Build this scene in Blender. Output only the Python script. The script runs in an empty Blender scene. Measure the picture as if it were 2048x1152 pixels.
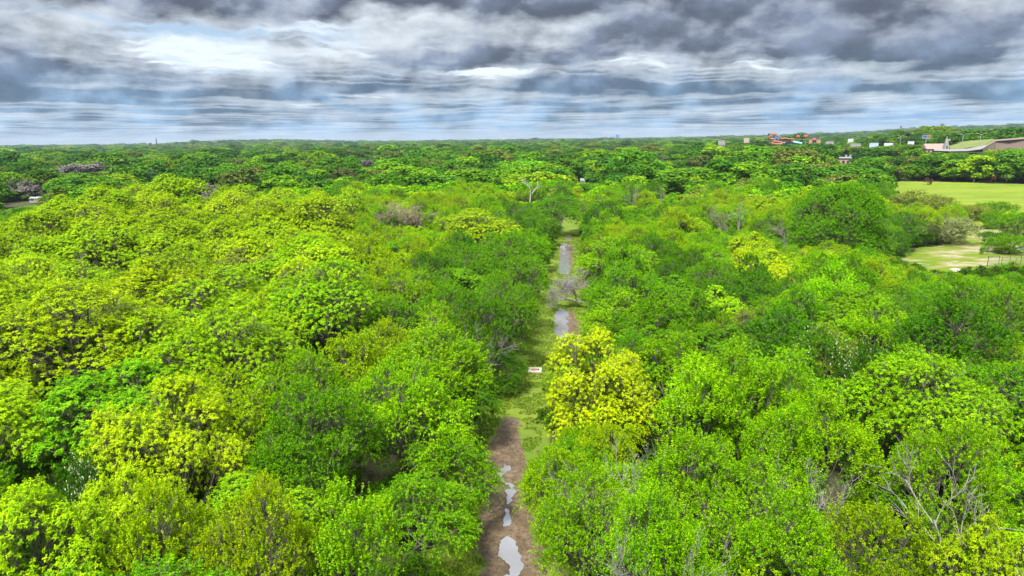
import bpy, math, random
import numpy as np
from mathutils import Matrix, Vector

rng = np.random.default_rng(7)
random.seed(7)
C = bpy.context.scene.collection
R = math.radians
sc = bpy.context.scene

# ---------------------------------------------------------------- camera
FPX, PITCH, ROLL, EYE = 1365.0, R(12.27), R(0.67), 30.0
cam_data = bpy.data.cameras.new("camera")
cam_data.sensor_width = 36.0
cam_data.lens = 36.0 * FPX / 2048.0
cam_data.clip_start, cam_data.clip_end = 0.5, 40000.0
cam = bpy.data.objects.new("camera", cam_data)
C.objects.link(cam)
cam.matrix_world = Matrix.Translation((0, 0, EYE)) @ Matrix.Rotation(math.pi / 2 - PITCH, 4, 'X') @ Matrix.Rotation(-ROLL, 4, 'Z')
sc.camera = cam

# ---------------------------------------------------------------- light and exposure
SUN_EL, SUN_AZ = R(58), R(205)          # azimuth measured clockwise from +Y: behind the camera, to its left
sun_d = bpy.data.lights.new("sun", 'SUN')
sun_d.energy, sun_d.angle, sun_d.color = 1.5, R(11), (1.0, 0.95, 0.86)
sun = bpy.data.objects.new("sun", sun_d)
C.objects.link(sun)
sv = Vector((math.sin(SUN_AZ) * math.cos(SUN_EL), math.cos(SUN_AZ) * math.cos(SUN_EL), math.sin(SUN_EL)))
sun.rotation_euler = sv.to_track_quat('Z', 'Y').to_euler()
sc.view_settings.view_transform = 'Standard'
sc.view_settings.look = 'None'
sc.view_settings.exposure = 2.6
sc.view_settings.gamma = 1.0
sc.cycles.max_bounces = 6
sc.cycles.diffuse_bounces = 3
sc.cycles.transmission_bounces = 4
sc.cycles.glossy_bounces = 2
sc.cycles.volume_bounces = 0
sc.cycles.use_denoising = True
sc.cycles.denoiser = 'OPENIMAGEDENOISE'
sc.cycles.denoising_input_passes = 'RGB_ALBEDO_NORMAL'


class G:
    """short-hand for building node trees"""
    def __init__(s, nt):
        s.nt = nt
        nt.nodes.clear()

    def n(s, typ, ins=None, **kw):
        nd = s.nt.nodes.new(typ)
        for k, v in kw.items():
            setattr(nd, k, v)
        for k, v in (ins or {}).items():
            sock = nd.inputs[k]
            if isinstance(v, bpy.types.NodeSocket):
                s.nt.links.new(v, sock)
            else:
                sock.default_value = v
        return nd

    def m(s, op, a, b=0.0, c=0.0, clamp=False):
        return s.n('ShaderNodeMath', {0: a, 1: b, 2: c}, operation=op, use_clamp=clamp).outputs[0]

    def vm(s, op, a, b=(0, 0, 0), scale=None):
        nd = s.n('ShaderNodeVectorMath', {0: a, 1: b}, operation=op)
        if scale is not None:
            if isinstance(scale, bpy.types.NodeSocket):
                s.nt.links.new(scale, nd.inputs['Scale'])
            else:
                nd.inputs['Scale'].default_value = scale
        return nd.outputs[0]

    def ss(s, v, a, b, o0=0.0, o1=1.0):
        return s.n('ShaderNodeMapRange', {0: v, 1: a, 2: b, 3: o0, 4: o1}, interpolation_type='SMOOTHSTEP').outputs[0]

    def mix(s, f, a, b, mode='MIX'):
        nd = s.n('ShaderNodeMix', data_type='RGBA', blend_type=mode)
        for i, v in ((0, f), (6, a), (7, b)):
            if isinstance(v, bpy.types.NodeSocket):
                s.nt.links.new(v, nd.inputs[i])
            elif i == 0:
                nd.inputs[i].default_value = v
            else:
                nd.inputs[i].default_value = (*v, 1) if len(v) == 3 else v
        return nd.outputs[2]

    def noise(s, vec, scale, detail=4.0, rough=0.5, dist=0.0):
        return s.n('ShaderNodeTexNoise', {'Vector': vec, 'Scale': scale, 'Detail': detail, 'Roughness': rough, 'Distortion': dist}).outputs[0]


# ---------------------------------------------------------------- sky: clear sky behind stacked cloud slabs
world = bpy.data.worlds.new("World")
sc.world = world
world.use_nodes = True
g = G(world.node_tree)
sky = g.n('ShaderNodeTexSky', sky_type='NISHITA', sun_disc=False, sun_elevation=SUN_EL, sun_rotation=SUN_AZ)
direction = g.n('ShaderNodeTexCoord').outputs['Generated']
xyz = g.n('ShaderNodeSeparateXYZ', {0: direction})
dz0 = g.m('MAXIMUM', xyz.outputs[2], 0.0)
# billows lift and lower the edges of the clouds
bvec = g.vm('MULTIPLY', direction, (1.0, 1.0, 1.7))
bil = g.noise(bvec, 15.0, 6.0, 0.55)
puff = g.noise(bvec, 12.0, 5.0, 0.50)
bil_up = g.noise(g.vm('ADD', bvec, (-0.006, 0.0, 0.020)), 12.0, 5.0, 0.50)
relief = g.m('MULTIPLY', g.m('SUBTRACT', puff, bil_up), g.ss(dz0, 0.02, 0.11, 0.8, 2.2))
dz = g.m('ADD', g.m('ADD', dz0, 0.012), g.m('MULTIPLY', g.m('SUBTRACT', bil, 0.5), g.m('MULTIPLY', dz0, g.ss(dz0, 0.015, 0.10, 0.12, 0.28))))
dz = g.m('MAXIMUM', dz, 0.012)
cx0, cy0 = g.m('DIVIDE', xyz.outputs[0], dz), g.m('DIVIDE', xyz.outputs[1], dz)
far = g.ss(dz0, 0.125, 0.015)                               # 0 high up, 1 toward the horizon
CA, SA = math.cos(R(-18)), math.sin(R(-18))
cx = g.m('ADD', g.m('MULTIPLY', cx0, CA), g.m('MULTIPLY', cy0, SA))
cy = g.m('SUBTRACT', g.m('MULTIPLY', cy0, CA), g.m('MULTIPLY', cx0, SA))
plan = g.n('ShaderNodeCombineXYZ', {0: cx, 1: g.m('MULTIPLY', cy, 0.85), 2: 0.0}).outputs[0]
big = g.noise(g.vm('ADD', plan, (51.1, 8.7, 0)), 0.17, 2.0, 0.5)
base_near, base_far = (0.023, 0.028, 0.039), (0.029, 0.054, 0.084)
lit_near, lit_far = (0.130, 0.143, 0.155), (0.134, 0.152, 0.168)
dark = g.mix(far, base_near, base_far)
dark = g.vm('SCALE', dark, scale=g.m('ADD', g.ss(puff, 0.36, 0.66, 0.78, 1.95), g.m('MULTIPLY', far, -0.25)))
lit = g.mix(far, lit_near, lit_far)
veil = g.noise(g.vm('ADD', plan, (0, 0, 9)), 0.55, 6.0, 0.6)
back = g.mix(g.ss(veil, 0.34, 0.56), (0.068, 0.094, 0.126), (0.155, 0.166, 0.177))
clear = g.mix(1.0, sky.outputs[0], (0.05, 0.05, 0.05), 'MULTIPLY')
back = g.mix(0.12, back, clear)
col, trans = None, None
NL = 10
for k in range(NL):
    t = k / (NL - 1)
    hk = 1.0 + 0.75 * t
    v = g.vm('ADD', g.vm('SCALE', plan, scale=hk), (9.6, 62.7, 0.10 * k))
    n = g.noise(v, 0.30, 7.0, 0.54)
    n = g.m('ADD', n, g.m('MULTIPLY', g.m('SUBTRACT', big, 0.5), 0.35))
    th = 0.420 + 0.14 * t
    a = g.ss(n, th, th + 0.05)
    thick = g.ss(n, th + 0.0, th + 0.17)
    light = g.m('ADD', g.m('ADD', g.m('MULTIPLY', g.m('SUBTRACT', 1.0, thick), 0.60), 0.62 * t), relief, clamp=True)
    ck = g.mix(light, dark, lit)
    if col is None:
        col = g.mix(a, (0, 0, 0), ck)
        trans = g.m('SUBTRACT', 1.0, a)
    else:
        col = g.mix(1.0, col, g.mix(g.m('MULTIPLY', trans, a), (0, 0, 0), ck), 'ADD')
        trans = g.m('MULTIPLY', trans, g.m('SUBTRACT', 1.0, a))
col = g.mix(1.0, col, g.mix(trans, (0, 0, 0), back), 'ADD')
col = g.mix(g.ss(dz0, 0.022, 0.002, 0.0, 0.55), col, (0.122, 0.140, 0.158))
# an overcast sky is brighter overhead; boosted beyond that to light the foliage
gain = g.ss(xyz.outputs[2], 0.14, 0.85, 1.0, 4.3)
col = g.vm('SCALE', col, scale=gain)
col = g.mix(g.ss(xyz.outputs[2], 0.0, -0.02), col, (0.02, 0.035, 0.01))
bg = g.n('ShaderNodeBackground', {'Color': col, 'Strength': 1.0})
g.n('ShaderNodeOutputWorld', {'Surface': bg.outputs[0]})
world.cycles.sampling_method = 'MANUAL'
world.cycles.sample_map_resolution = 256


# ---------------------------------------------------------------- projection helpers (where a thing seen along a ray stands)
def _basis():
    f = np.array([0, math.cos(PITCH), -math.sin(PITCH)])
    r, u = np.array([1., 0, 0]), np.array([0, math.sin(PITCH), math.cos(PITCH)])
    c, s = math.cos(ROLL), math.sin(ROLL)
    return r * c - u * s, r * s + u * c, f
CR, CU, CF = _basis()

def ray(px, py):
    d = CF * FPX + CR * (px - 1024) - CU * (py - 576)
    return d / np.linalg.norm(d)

def at_height(px, py, z):
    d = ray(px, py)
    t = (z - EYE) / d[2]
    return d[0] * t, d[1] * t

def at_dist(px, py, dist):
    d = ray(px, py)
    t = dist / math.hypot(d[0], d[1])
    return d[0] * t, d[1] * t, EYE + d[2] * t

def project(x, y, z):
    q = np.stack(np.broadcast_arrays(np.asarray(x, float), np.asarray(y, float), np.asarray(z, float) - EYE), -1)
    w = q @ CF
    return 1024 + FPX * (q @ CR) / w, 576 - FPX * (q @ CU) / w, w

# ---------------------------------------------------------------- numeric noise and terrain
def _hash(ix, iy, iz, seed):
    h = (ix * 374761393 + iy * 668265263 + iz * 2147483647 + seed * 974634777) & 0xffffffff
    h = ((h ^ (h >> 13)) * 1274126177) & 0xffffffff
    return ((h ^ (h >> 16)) & 0xffff) / 65535.0

def vnoise(x, y, seed=0):
    x, y = np.asarray(x, float), np.asarray(y, float)
    ix, iy = np.floor(x).astype(np.int64), np.floor(y).astype(np.int64)
    fx, fy = x - ix, y - iy
    fx, fy = fx * fx * (3 - 2 * fx), fy * fy * (3 - 2 * fy)
    a, b = _hash(ix, iy, 0, seed), _hash(ix + 1, iy, 0, seed)
    c, d = _hash(ix, iy + 1, 0, seed), _hash(ix + 1, iy + 1, 0, seed)
    return (a * (1 - fx) + b * fx) * (1 - fy) + (c * (1 - fx) + d * fx) * fy

def fbm(x, y, octv=4, seed=0):
    s, a, t = 0, 0.5, 0
    for o in range(octv):
        s = s + a * vnoise(x * 2 ** o, y * 2 ** o, seed + o)
        t += a
        a *= 0.5
    return s / t

def sstep(v, a, b):
    t = np.clip((np.asarray(v, float) - a) / (b - a), 0, 1)
    return t * t * (3 - 2 * t)

RIDGE_AZ = np.radians([-180, -60, -27, -24, -20, -17, -13, -9, 0, 2, 7, 11, 17, 23, 26, 30, 33, 37, 60, 180])
RIDGE_H = np.array([8, 8, 8, 30, 34, 30, 14, 8, 8, 12, 8, 8, 12, 20, 28, 42, 50, 58, 58, 8], float)

def terrain(x, y):
    x, y = np.asarray(x, float), np.asarray(y, float)
    d, az = np.hypot(x, y), np.arctan2(x, y)
    z = 7.0 * np.exp(-(((x + 88) / 48) ** 2 + ((y - 168) / 50) ** 2))
    z = z + 13.5 * sstep(d, 500, 720) * sstep(az, R(25), R(31.5)) + 6 * sstep(d, 650, 1300) * sstep(az, R(8), R(25))
    z = z + (fbm(x / 260, y / 260, 3, 5) - 0.5) * 5 * sstep(d, 350, 900)
    ridge = np.interp(az, RIDGE_AZ, RIDGE_H)
    z = z + ridge * sstep(d, 2600, 6200) + (fbm(x / 900, y / 900, 3, 9) - 0.5) * 22 * sstep(d, 2500, 5000)
    return z

# the cleared track through the wood: left and right crown edges by distance along Y
TRK_Y = np.array([0, 25, 42, 53, 65, 77, 86, 97, 117, 148, 196, 258, 300, 420, 440])
TRK_L = np.array([-6, -5.6, -4.6, -3.9, -2.8, -1.4, 0.6, 1.8, 3.8, 8.8, 13.8, 22.4, 28.6, 41.4, 43])
TRK_R = np.array([3, 3, 2.4, 1.5, 1.3, 3.0, 5.6, 10.4, 12.2, 15.6, 19.6, 24.8, 29.8, 42, 43.5])

def track_gap(x, y):
    """distance outside the cleared corridor (negative inside)"""
    l, r = np.interp(y, TRK_Y, TRK_L), np.interp(y, TRK_Y, TRK_R)
    gap = np.maximum(l - x, x - r)
    return np.where(y > 290, 99, gap)

def in_poly(x, y, poly):
    x, y = np.asarray(x, float), np.asarray(y, float)
    ins = np.zeros(x.shape, bool)
    n = len(poly)
    for i in range(n):
        x0, y0 = poly[i]
        x1, y1 = poly[(i + 1) % n]
        c = ((y0 > y) != (y1 > y)) & (x < (x1 - x0) * (y - y0) / ((y1 - y0) or 1e-9) + x0)
        ins ^= c
    return ins

def pix_poly(pts, z=0.0):
    return [at_height(a, b, z) for a, b in pts]

FIELD = pix_poly([(1745, 366), (1800, 364), (1950, 367), (2140, 372), (2160, 425), (1900, 470), (1870, 440), (1800, 425), (1755, 405)])
CLEARING = pix_poly([(1905, 462), (2160, 455), (2160, 560), (1975, 552), (1880, 560), (1800, 548), (1790, 520), (1830, 500), (1880, 490)])

# ---------------------------------------------------------------- object helpers
def link(o, parent=None):
    C.objects.link(o)
    if parent is not None:
        o.parent = parent
    return o

def tag(o, label, cat, group=None):
    o['label'], o['category'] = label, cat
    if group:
        o['group'] = group
    return o

def empty(name, loc, label, cat, rz=0.0, group=None):
    o = bpy.data.objects.new(name, None)
    o.empty_display_size = 0.3
    o.location, o.rotation_euler = loc, (0, 0, rz)
    C.objects.link(o)
    return tag(o, label, cat, group)

def mesh_np(name, verts, faces, mats, idx=None, smooth=False):
    """faces: int array (n,3) or (n,4), or a list of such arrays"""
    me = bpy.data.meshes.new(name)
    fl = faces if isinstance(faces, list) else [faces]
    fl = [np.asarray(f, np.int32) for f in fl if len(f)]
    verts = np.asarray(verts, np.float32)
    nf, nl = sum(len(f) for f in fl), sum(f.size for f in fl)
    me.vertices.add(len(verts))
    me.vertices.foreach_set('co', verts.ravel())
    me.loops.add(nl)
    me.loops.foreach_set('vertex_index', np.concatenate([f.ravel() for f in fl]))
    me.polygons.add(nf)
    tot = np.concatenate([np.full(len(f), f.shape[1], np.int32) for f in fl])
    me.polygons.foreach_set('loop_start', np.concatenate([[0], np.cumsum(tot)[:-1]]).astype(np.int32))
    me.polygons.foreach_set('loop_total', tot)
    for m in (mats if isinstance(mats, (list, tuple)) else [mats]):
        me.materials.append(m)
    if idx is not None:
        me.polygons.foreach_set('material_index', np.asarray(idx, np.int32))
    if smooth:
        me.polygons.foreach_set('use_smooth', np.ones(nf, bool))
    me.update(calc_edges=True)
    return me

class MB:
    """collects simple solids into one mesh"""
    def __init__(s):
        s.v, s.f = [], []

    def quadmesh(s, v, f):
        o = len(s.v)
        s.v += [tuple(p) for p in v]
        s.f += [tuple(i + o for i in q) for q in f]

    def box(s, c, size, rz=0.0, taper=1.0):
        hx, hy, hz = size[0] / 2, size[1] / 2, size[2] / 2
        cs, sn = math.cos(rz), math.sin(rz)
        v = []
        for z, k in ((-hz, 1), (hz, taper)):
            for x, y in ((-hx, -hy), (hx, -hy), (hx, hy), (-hx, hy)):
                x, y = x * k, y * k
                v.append((c[0] + x * cs - y * sn, c[1] + x * sn + y * cs, c[2] + z))
        s.quadmesh(v, [(3, 2, 1, 0), (4, 5, 6, 7), (0, 1, 5, 4), (1, 2, 6, 5), (2, 3, 7, 6), (3, 0, 4, 7)])

    def gable(s, c, size, rz=0.0):
        """solid gable roof: c at the middle of its underside"""
        hx, hy, h = size[0] / 2, size[1] / 2, size[2]
        cs, sn = math.cos(rz), math.sin(rz)
        p = [(-hx, -hy, 0), (hx, -hy, 0), (hx, hy, 0), (-hx, hy, 0), (-hx, 0, h), (hx, 0, h)]
        v = [(c[0] + x * cs - y * sn, c[1] + x * sn + y * cs, c[2] + z) for x, y, z in p]
        s.quadmesh(v, [(3, 2, 1, 0), (0, 1, 5, 4), (2, 3, 4, 5), (1, 2, 5), (3, 0, 4)])

    def tube(s, pts, rad, seg=8, cap=True):
        v, f = tube_np(np.array(pts, float), np.array(rad, float) if np.ndim(rad) else np.full(len(pts), rad), seg)
        fl = [tuple(q) for q in f]
        if cap:
            fl += [tuple(range(seg))[::-1], tuple(range((len(pts) - 1) * seg, len(pts) * seg))]
        s.quadmesh(v, fl)

    def lathe(s, c, prof, seg=16):
        v, f = [], []
        for r, z in prof:
            for i in range(seg):
                a = 2 * math.pi * i / seg
                v.append((c[0] + r * math.cos(a), c[1] + r * math.sin(a), c[2] + z))
        for j in range(len(prof) - 1):
            for i in range(seg):
                k = (i + 1) % seg
                f.append((j * seg + i, j * seg + k, (j + 1) * seg + k, (j + 1) * seg + i))
        f += [tuple(range(seg))[::-1], tuple(range((len(prof) - 1) * seg, len(prof) * seg))]
        s.quadmesh(v, f)

    def build(s, name, mat, parent=None, smooth=False):
        me = bpy.data.meshes.new(name)
        me.from_pydata(s.v, [], s.f)
        me.materials.append(mat)
        if smooth:
            me.polygons.foreach_set('use_smooth', np.ones(len(s.f), bool))
        me.update()
        return link(bpy.data.objects.new(name, me), parent)

def norm(v):
    return v / np.maximum(np.linalg.norm(v, axis=-1, keepdims=True), 1e-9)

def tube_np(pts, rad, seg=5):
    n = len(pts)
    tan = norm(np.gradient(pts, axis=0))
    ref = np.array([0.31, 0.17, 0.93]) if abs(tan[0][2]) < 0.9 else np.array([0.9, 0.3, 0.1])
    a = norm(np.cross(tan, ref))
    b = np.cross(tan, a)
    ang = np.arange(seg) * 2 * math.pi / seg
    v = pts[:, None] + rad[:, None, None] * (np.cos(ang)[None, :, None] * a[:, None] + np.sin(ang)[None, :, None] * b[:, None])
    i, j = np.meshgrid(np.arange(n - 1), np.arange(seg), indexing='ij')
    k = (j + 1) % seg
    f = np.stack([i * seg + j, i * seg + k, (i + 1) * seg + k, (i + 1) * seg + j], -1).reshape(-1, 4)
    return v.reshape(-1, 3), f

class Tubes:
    def __init__(s):
        s.v, s.f, s.o = [], [], 0

    def add(s, pts, rad, seg=5):
        v, f = tube_np(np.asarray(pts, float), np.asarray(rad, float), seg)
        s.v.append(v)
        s.f.append(f + s.o)
        s.o += len(v)

    def get(s):
        return np.concatenate(s.v), np.concatenate(s.f)

# ---------------------------------------------------------------- materials
def material(name, build):
    m = bpy.data.materials.new(name)
    m.use_nodes = True
    q = G(m.node_tree)
    q.n('ShaderNodeOutputMaterial', {'Surface': build(q)})
    return m

def principled(q, color, rough=0.8, spec=0.3, normal=None, metal=0.0):
    ins = {'Base Color': color if isinstance(color, bpy.types.NodeSocket) else (*color, 1), 'Roughness': rough,
           'Specular IOR Level': spec, 'Metallic': metal}
    if normal is not None:
        ins['Normal'] = normal
    return q.n('ShaderNodeBsdfPrincipled', ins).outputs[0]

def plain(name, color, rough=0.7, var=0.25, scale=2.0, metal=0.0, spec=0.3):
    def b(q):
        co = q.n('ShaderNodeTexCoord').outputs['Object']
        n = q.noise(co, scale, 5, 0.6)
        c = q.mix(n, tuple(v * (1 - var) for v in color), tuple(min(1, v * (1 + var)) for v in color))
        return principled(q, c, rough, spec, None, metal)
    return material(name, b)

def leaf_shader(q, base, spread=0.26):
    """base colour with leaf-to-leaf and spray-to-spray variation; light shines through"""
    rnd = q.n('ShaderNodeNewGeometry').outputs['Random Per Island']
    co = q.n('ShaderNodeTexCoord').outputs['Object']
    spray = q.noise(co, 0.7, 4, 0.65)
    young_lit = q.n('ShaderNodeAttribute', attribute_name='young_lit').outputs['Fac']     # yellower fresh shoots, plus the lit tops of leaf clumps put into the colour
    base = q.mix(young_lit, base, q.mix(1.0, base, (1.42, 1.25, 0.9), 'MULTIPLY'))
    hs = q.n('ShaderNodeHueSaturation', {'Hue': q.m('ADD', 0.5, q.m('ADD', q.m('MULTIPLY', q.m('SUBTRACT', rnd, 0.5), -0.045), q.m('MULTIPLY', q.m('SUBTRACT', spray, 0.5), -0.06))),
                                         'Saturation': 1.0,
                                         'Value': q.m('ADD', q.m('MULTIPLY', rnd, spread * 2), q.m('ADD', 1.0 - spread, q.m('MULTIPLY', q.m('SUBTRACT', spray, 0.5), 1.0))),
                                         'Color': base}).outputs[0]
    p = principled(q, hs, 0.65, 0.06)
    tr = q.n('ShaderNodeBsdfTranslucent', {'Color': q.mix(1.0, hs, (1.15, 1.05, 0.6), 'MULTIPLY')}).outputs[0]
    return q.n('ShaderNodeMixShader', {0: 0.30, 1: p, 2: tr}).outputs[0]

M_leaf = material('leaf', lambda q: leaf_shader(q, q.n('ShaderNodeObjectInfo').outputs['Color']))

def _woods(q):
    return leaf_shader(q, q.n('ShaderNodeAttribute', attribute_type='INSTANCER', attribute_name='tint').outputs['Color'])
M_woods = material('woodland_leaf', _woods)

def _bark(q, a, b):
    co = q.n('ShaderNodeTexCoord').outputs['Object']
    st = q.vm('MULTIPLY', co, (9, 9, 1.6))
    n = q.noise(st, 1.0, 6, 0.65)
    c = q.mix(q.ss(n, 0.3, 0.7), a, b)
    bump = q.n('ShaderNodeBump', {'Height': n, 'Strength': 0.6, 'Distance': 0.05}).outputs[0]
    return principled(q, c, 0.9, 0.15, bump)
M_bark = material('bark', lambda q: _bark(q, (0.075, 0.060, 0.048), (0.21, 0.185, 0.155)))
M_dead = material('bare_grey_wood', lambda q: _bark(q, (0.15, 0.13, 0.12), (0.32, 0.29, 0.27)))
M_deadbrown = material('bare_brown_wood', lambda q: _bark(q, (0.16, 0.12, 0.085), (0.34, 0.27, 0.20)))
M_snag = material('bleached_wood', lambda q: _bark(q, (0.22, 0.205, 0.18), (0.40, 0.38, 0.345)))
M_blossom = plain('white_blossom', (0.42, 0.47, 0.30), 0.6, 0.15)

def _floor(q):
    co = q.n('ShaderNodeTexCoord').outputs['Object']
    n, n2 = q.noise(co, 0.35, 6, 0.65), q.noise(co, 3.0, 5, 0.7)
    c = q.mix(q.ss(n, 0.38, 0.62), (0.055, 0.042, 0.026), (0.030, 0.065, 0.012))
    c = q.mix(q.ss(n2, 0.35, 0.75), c, (0.095, 0.080, 0.045))
    return principled(q, c, 0.95, 0.1, q.n('ShaderNodeBump', {'Height': n2, 'Strength': 0.8, 'Distance': 0.2}).outputs[0])
M_floor = material('forest_floor', _floor)

def grass_colour(q, co):
    a, b, d = q.noise(co, 0.09, 4, 0.6), q.noise(co, 0.9, 5, 0.65), q.noise(co, 9.0, 3, 0.7)
    c = q.mix(q.ss(a, 0.35, 0.65), (0.098, 0.175, 0.008), (0.155, 0.208, 0.011))
    c = q.mix(q.ss(b, 0.45, 0.75, 0, 0.75), c, (0.148, 0.137, 0.040))
    return q.mix(q.ss(d, 0.3, 0.75, 0, 0.5), c, (0.054, 0.101, 0.006)), d

def _field(q):
    co = q.vm('MULTIPLY', q.n('ShaderNodeTexCoord').outputs['Object'], (0.45, 1.0, 1.0))
    a, b = q.noise(co, 0.05, 5, 0.6), q.noise(co, 0.35, 5, 0.7)
    c = q.mix(q.ss(a, 0.38, 0.60), (0.118, 0.190, 0.010), (0.165, 0.218, 0.016))
    c = q.mix(q.ss(b, 0.48, 0.70, 0, 0.8), c, (0.185, 0.180, 0.050))
    c = q.mix(q.ss(q.noise(co, 0.13, 6, 0.7), 0.52, 0.66, 0, 0.8), c, (0.070, 0.125, 0.012))
    c = q.mix(q.ss(q.noise(q.vm('MULTIPLY', co, (0.12, 1.0, 1.0)), 0.30, 4, 0.6), 0.54, 0.64, 0, 0.6), c, (0.215, 0.235, 0.035))
    return principled(q, c, 0.95, 0.1, q.n('ShaderNodeBump', {'Height': b, 'Strength': 0.6, 'Distance': 0.5}).outputs[0])
M_field = material('field_grass', _field)

def _clearing(q):
    co = q.n('ShaderNodeTexCoord').outputs['Object']
    st = q.vm('MULTIPLY', co, (0.5, 1.0, 1.0))
    c, d = grass_colour(q, co)
    s = q.noise(q.vm('ADD', st, (3, 9, 0)), 0.16, 6, 0.65)
    c = q.mix(q.ss(s, 0.44, 0.57), c, (0.210, 0.203, 0.070))
    c = q.mix(q.ss(s, 0.545, 0.62), c, (0.294, 0.259, 0.175))
    c = q.mix(q.ss(q.noise(q.vm('ADD', st, (31, 2, 0)), 0.22, 5, 0.6), 0.62, 0.67), c, (0.406, 0.378, 0.350))
    return principled(q, c, 0.95, 0.1, q.n('ShaderNodeBump', {'Height': d, 'Strength': 0.7, 'Distance': 0.15}).outputs[0])
M_clearing = material('clearing_ground', _clearing)

def _track(q):
    co = q.n('ShaderNodeTexCoord').outputs['Object']
    gc, d = grass_colour(q, co)
    mud = q.n('ShaderNodeAttribute', attribute_name='mud').outputs['Fac']
    n1, n2, n3 = q.noise(co, 0.55, 6, 0.7), q.noise(co, 2.6, 6, 0.7), q.noise(co, 11.0, 4, 0.7)
    mc = q.mix(q.ss(n1, 0.35, 0.65), (0.098, 0.066, 0.035), (0.168, 0.121, 0.076))
    mc = q.mix(q.ss(n2, 0.42, 0.70), mc, (0.053, 0.035, 0.020))
    mc = q.mix(q.ss(n3, 0.52, 0.75, 0, 0.6), mc, (0.202, 0.163, 0.118))
    wet = q.n('ShaderNodeAttribute', attribute_name='wet').outputs['Fac']
    mc = q.mix(q.m('MULTIPLY', wet, 0.55), mc, (0.048, 0.035, 0.025))
    f = q.ss(q.m('ADD', mud, q.m('ADD', q.m('MULTIPLY', q.m('SUBTRACT', n2, 0.5), 1.3), q.m('MULTIPLY', q.m('SUBTRACT', n1, 0.5), 1.4))), 0.40, 0.60)
    c = q.mix(f, gc, mc)
    rough = q.m('SUBTRACT', 0.95, q.m('MULTIPLY', q.m('MULTIPLY', wet, f), 0.5))
    h = q.m('ADD', q.m('MULTIPLY', n2, 0.7), q.m('MULTIPLY', n3, 0.4))
    nd = q.n('ShaderNodeBsdfPrincipled', {'Base Color': c, 'Roughness': rough, 'Specular IOR Level': 0.3,
                                          'Normal': q.n('ShaderNodeBump', {'Height': h, 'Strength': 0.9, 'Distance': 0.12}).outputs[0]})
    return nd.outputs[0]
M_track = material('track_ground', _track)

def _water(q):
    co = q.n('ShaderNodeTexCoord').outputs['Object']
    rip = q.n('ShaderNodeBump', {'Height': q.noise(co, 5.0, 3, 0.5), 'Strength': 0.05, 'Distance': 0.02}).outputs[0]
    scum = q.ss(q.noise(co, 1.4, 6, 0.7), 0.60, 0.74, 0, 0.3)
    c = q.mix(scum, (0.215, 0.208, 0.205), (0.16, 0.135, 0.10))
    base = principled(q, c, 0.6, 0.5, rip)
    gl = q.n('ShaderNodeBsdfGlossy', {'Color': (0.86, 0.86, 0.92, 1), 'Roughness': 0.04, 'Normal': rip}).outputs[0]
    fac = q.m('ADD', 0.22, q.m('MULTIPLY', q.n('ShaderNodeFresnel', {'IOR': 1.33}).outputs[0], 1.0), clamp=True)
    return q.n('ShaderNodeMixShader', {0: q.m('MULTIPLY', fac, q.m('SUBTRACT', 1.0, scum)), 1: base, 2: gl}).outputs[0]
M_water = material('muddy_water', _water)

M_concrete = plain('concrete', (0.40, 0.36, 0.30), 0.85, 0.2, 6.0)
M_rust = plain('rusty_iron', (0.26, 0.115, 0.085), 0.8, 0.4, 9.0)
M_darkhole = plain('dark_metal', (0.03, 0.03, 0.032), 0.6, 0.2)
M_white = plain('white_paint', (0.26, 0.26, 0.255), 0.6, 0.08)
M_greyroof = plain('grey_roof', (0.24, 0.245, 0.26), 0.7, 0.15, 0.3)
M_blueroof = plain('blue_grey_roof', (0.16, 0.20, 0.28), 0.6, 0.15, 0.3)
M_brownroof = plain('brown_shingle', (0.26, 0.20, 0.17), 0.85, 0.2, 0.6)
M_brick = plain('tan_brick', (0.36, 0.25, 0.19), 0.85, 0.2, 0.8)
M_glass = plain('dark_window', (0.03, 0.035, 0.045), 0.15, 0.2, spec=0.6)
M_steel = plain('galvanised_steel', (0.42, 0.43, 0.44), 0.45, 0.15, 4.0, 0.6)
M_orange = plain('orange_fibreglass', (0.22, 0.095, 0.05), 0.45, 0.12)
M_blue = plain('blue_fibreglass', (0.05, 0.16, 0.42), 0.4, 0.12)
M_cyan = plain('pale_blue_fibreglass', (0.25, 0.52, 0.72), 0.4, 0.12)
M_red = plain('red_paint', (0.34, 0.05, 0.06), 0.5, 0.15)
M_pink = plain('pink_stucco', (0.36, 0.22, 0.19), 0.8, 0.12)
M_pavement = plain('pale_concrete_road', (0.21, 0.20, 0.19), 0.9, 0.12, 0.05)
M_embank = plain('brown_concrete_wall', (0.21, 0.16, 0.13), 0.9, 0.18, 0.12)
M_towerblue = plain('blue_glass_facade', (0.02, 0.09, 0.30), 0.3, 0.15, 0.05)
M_blueside = plain('blue_panel', (0.04, 0.09, 0.34), 0.5, 0.1)

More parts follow.
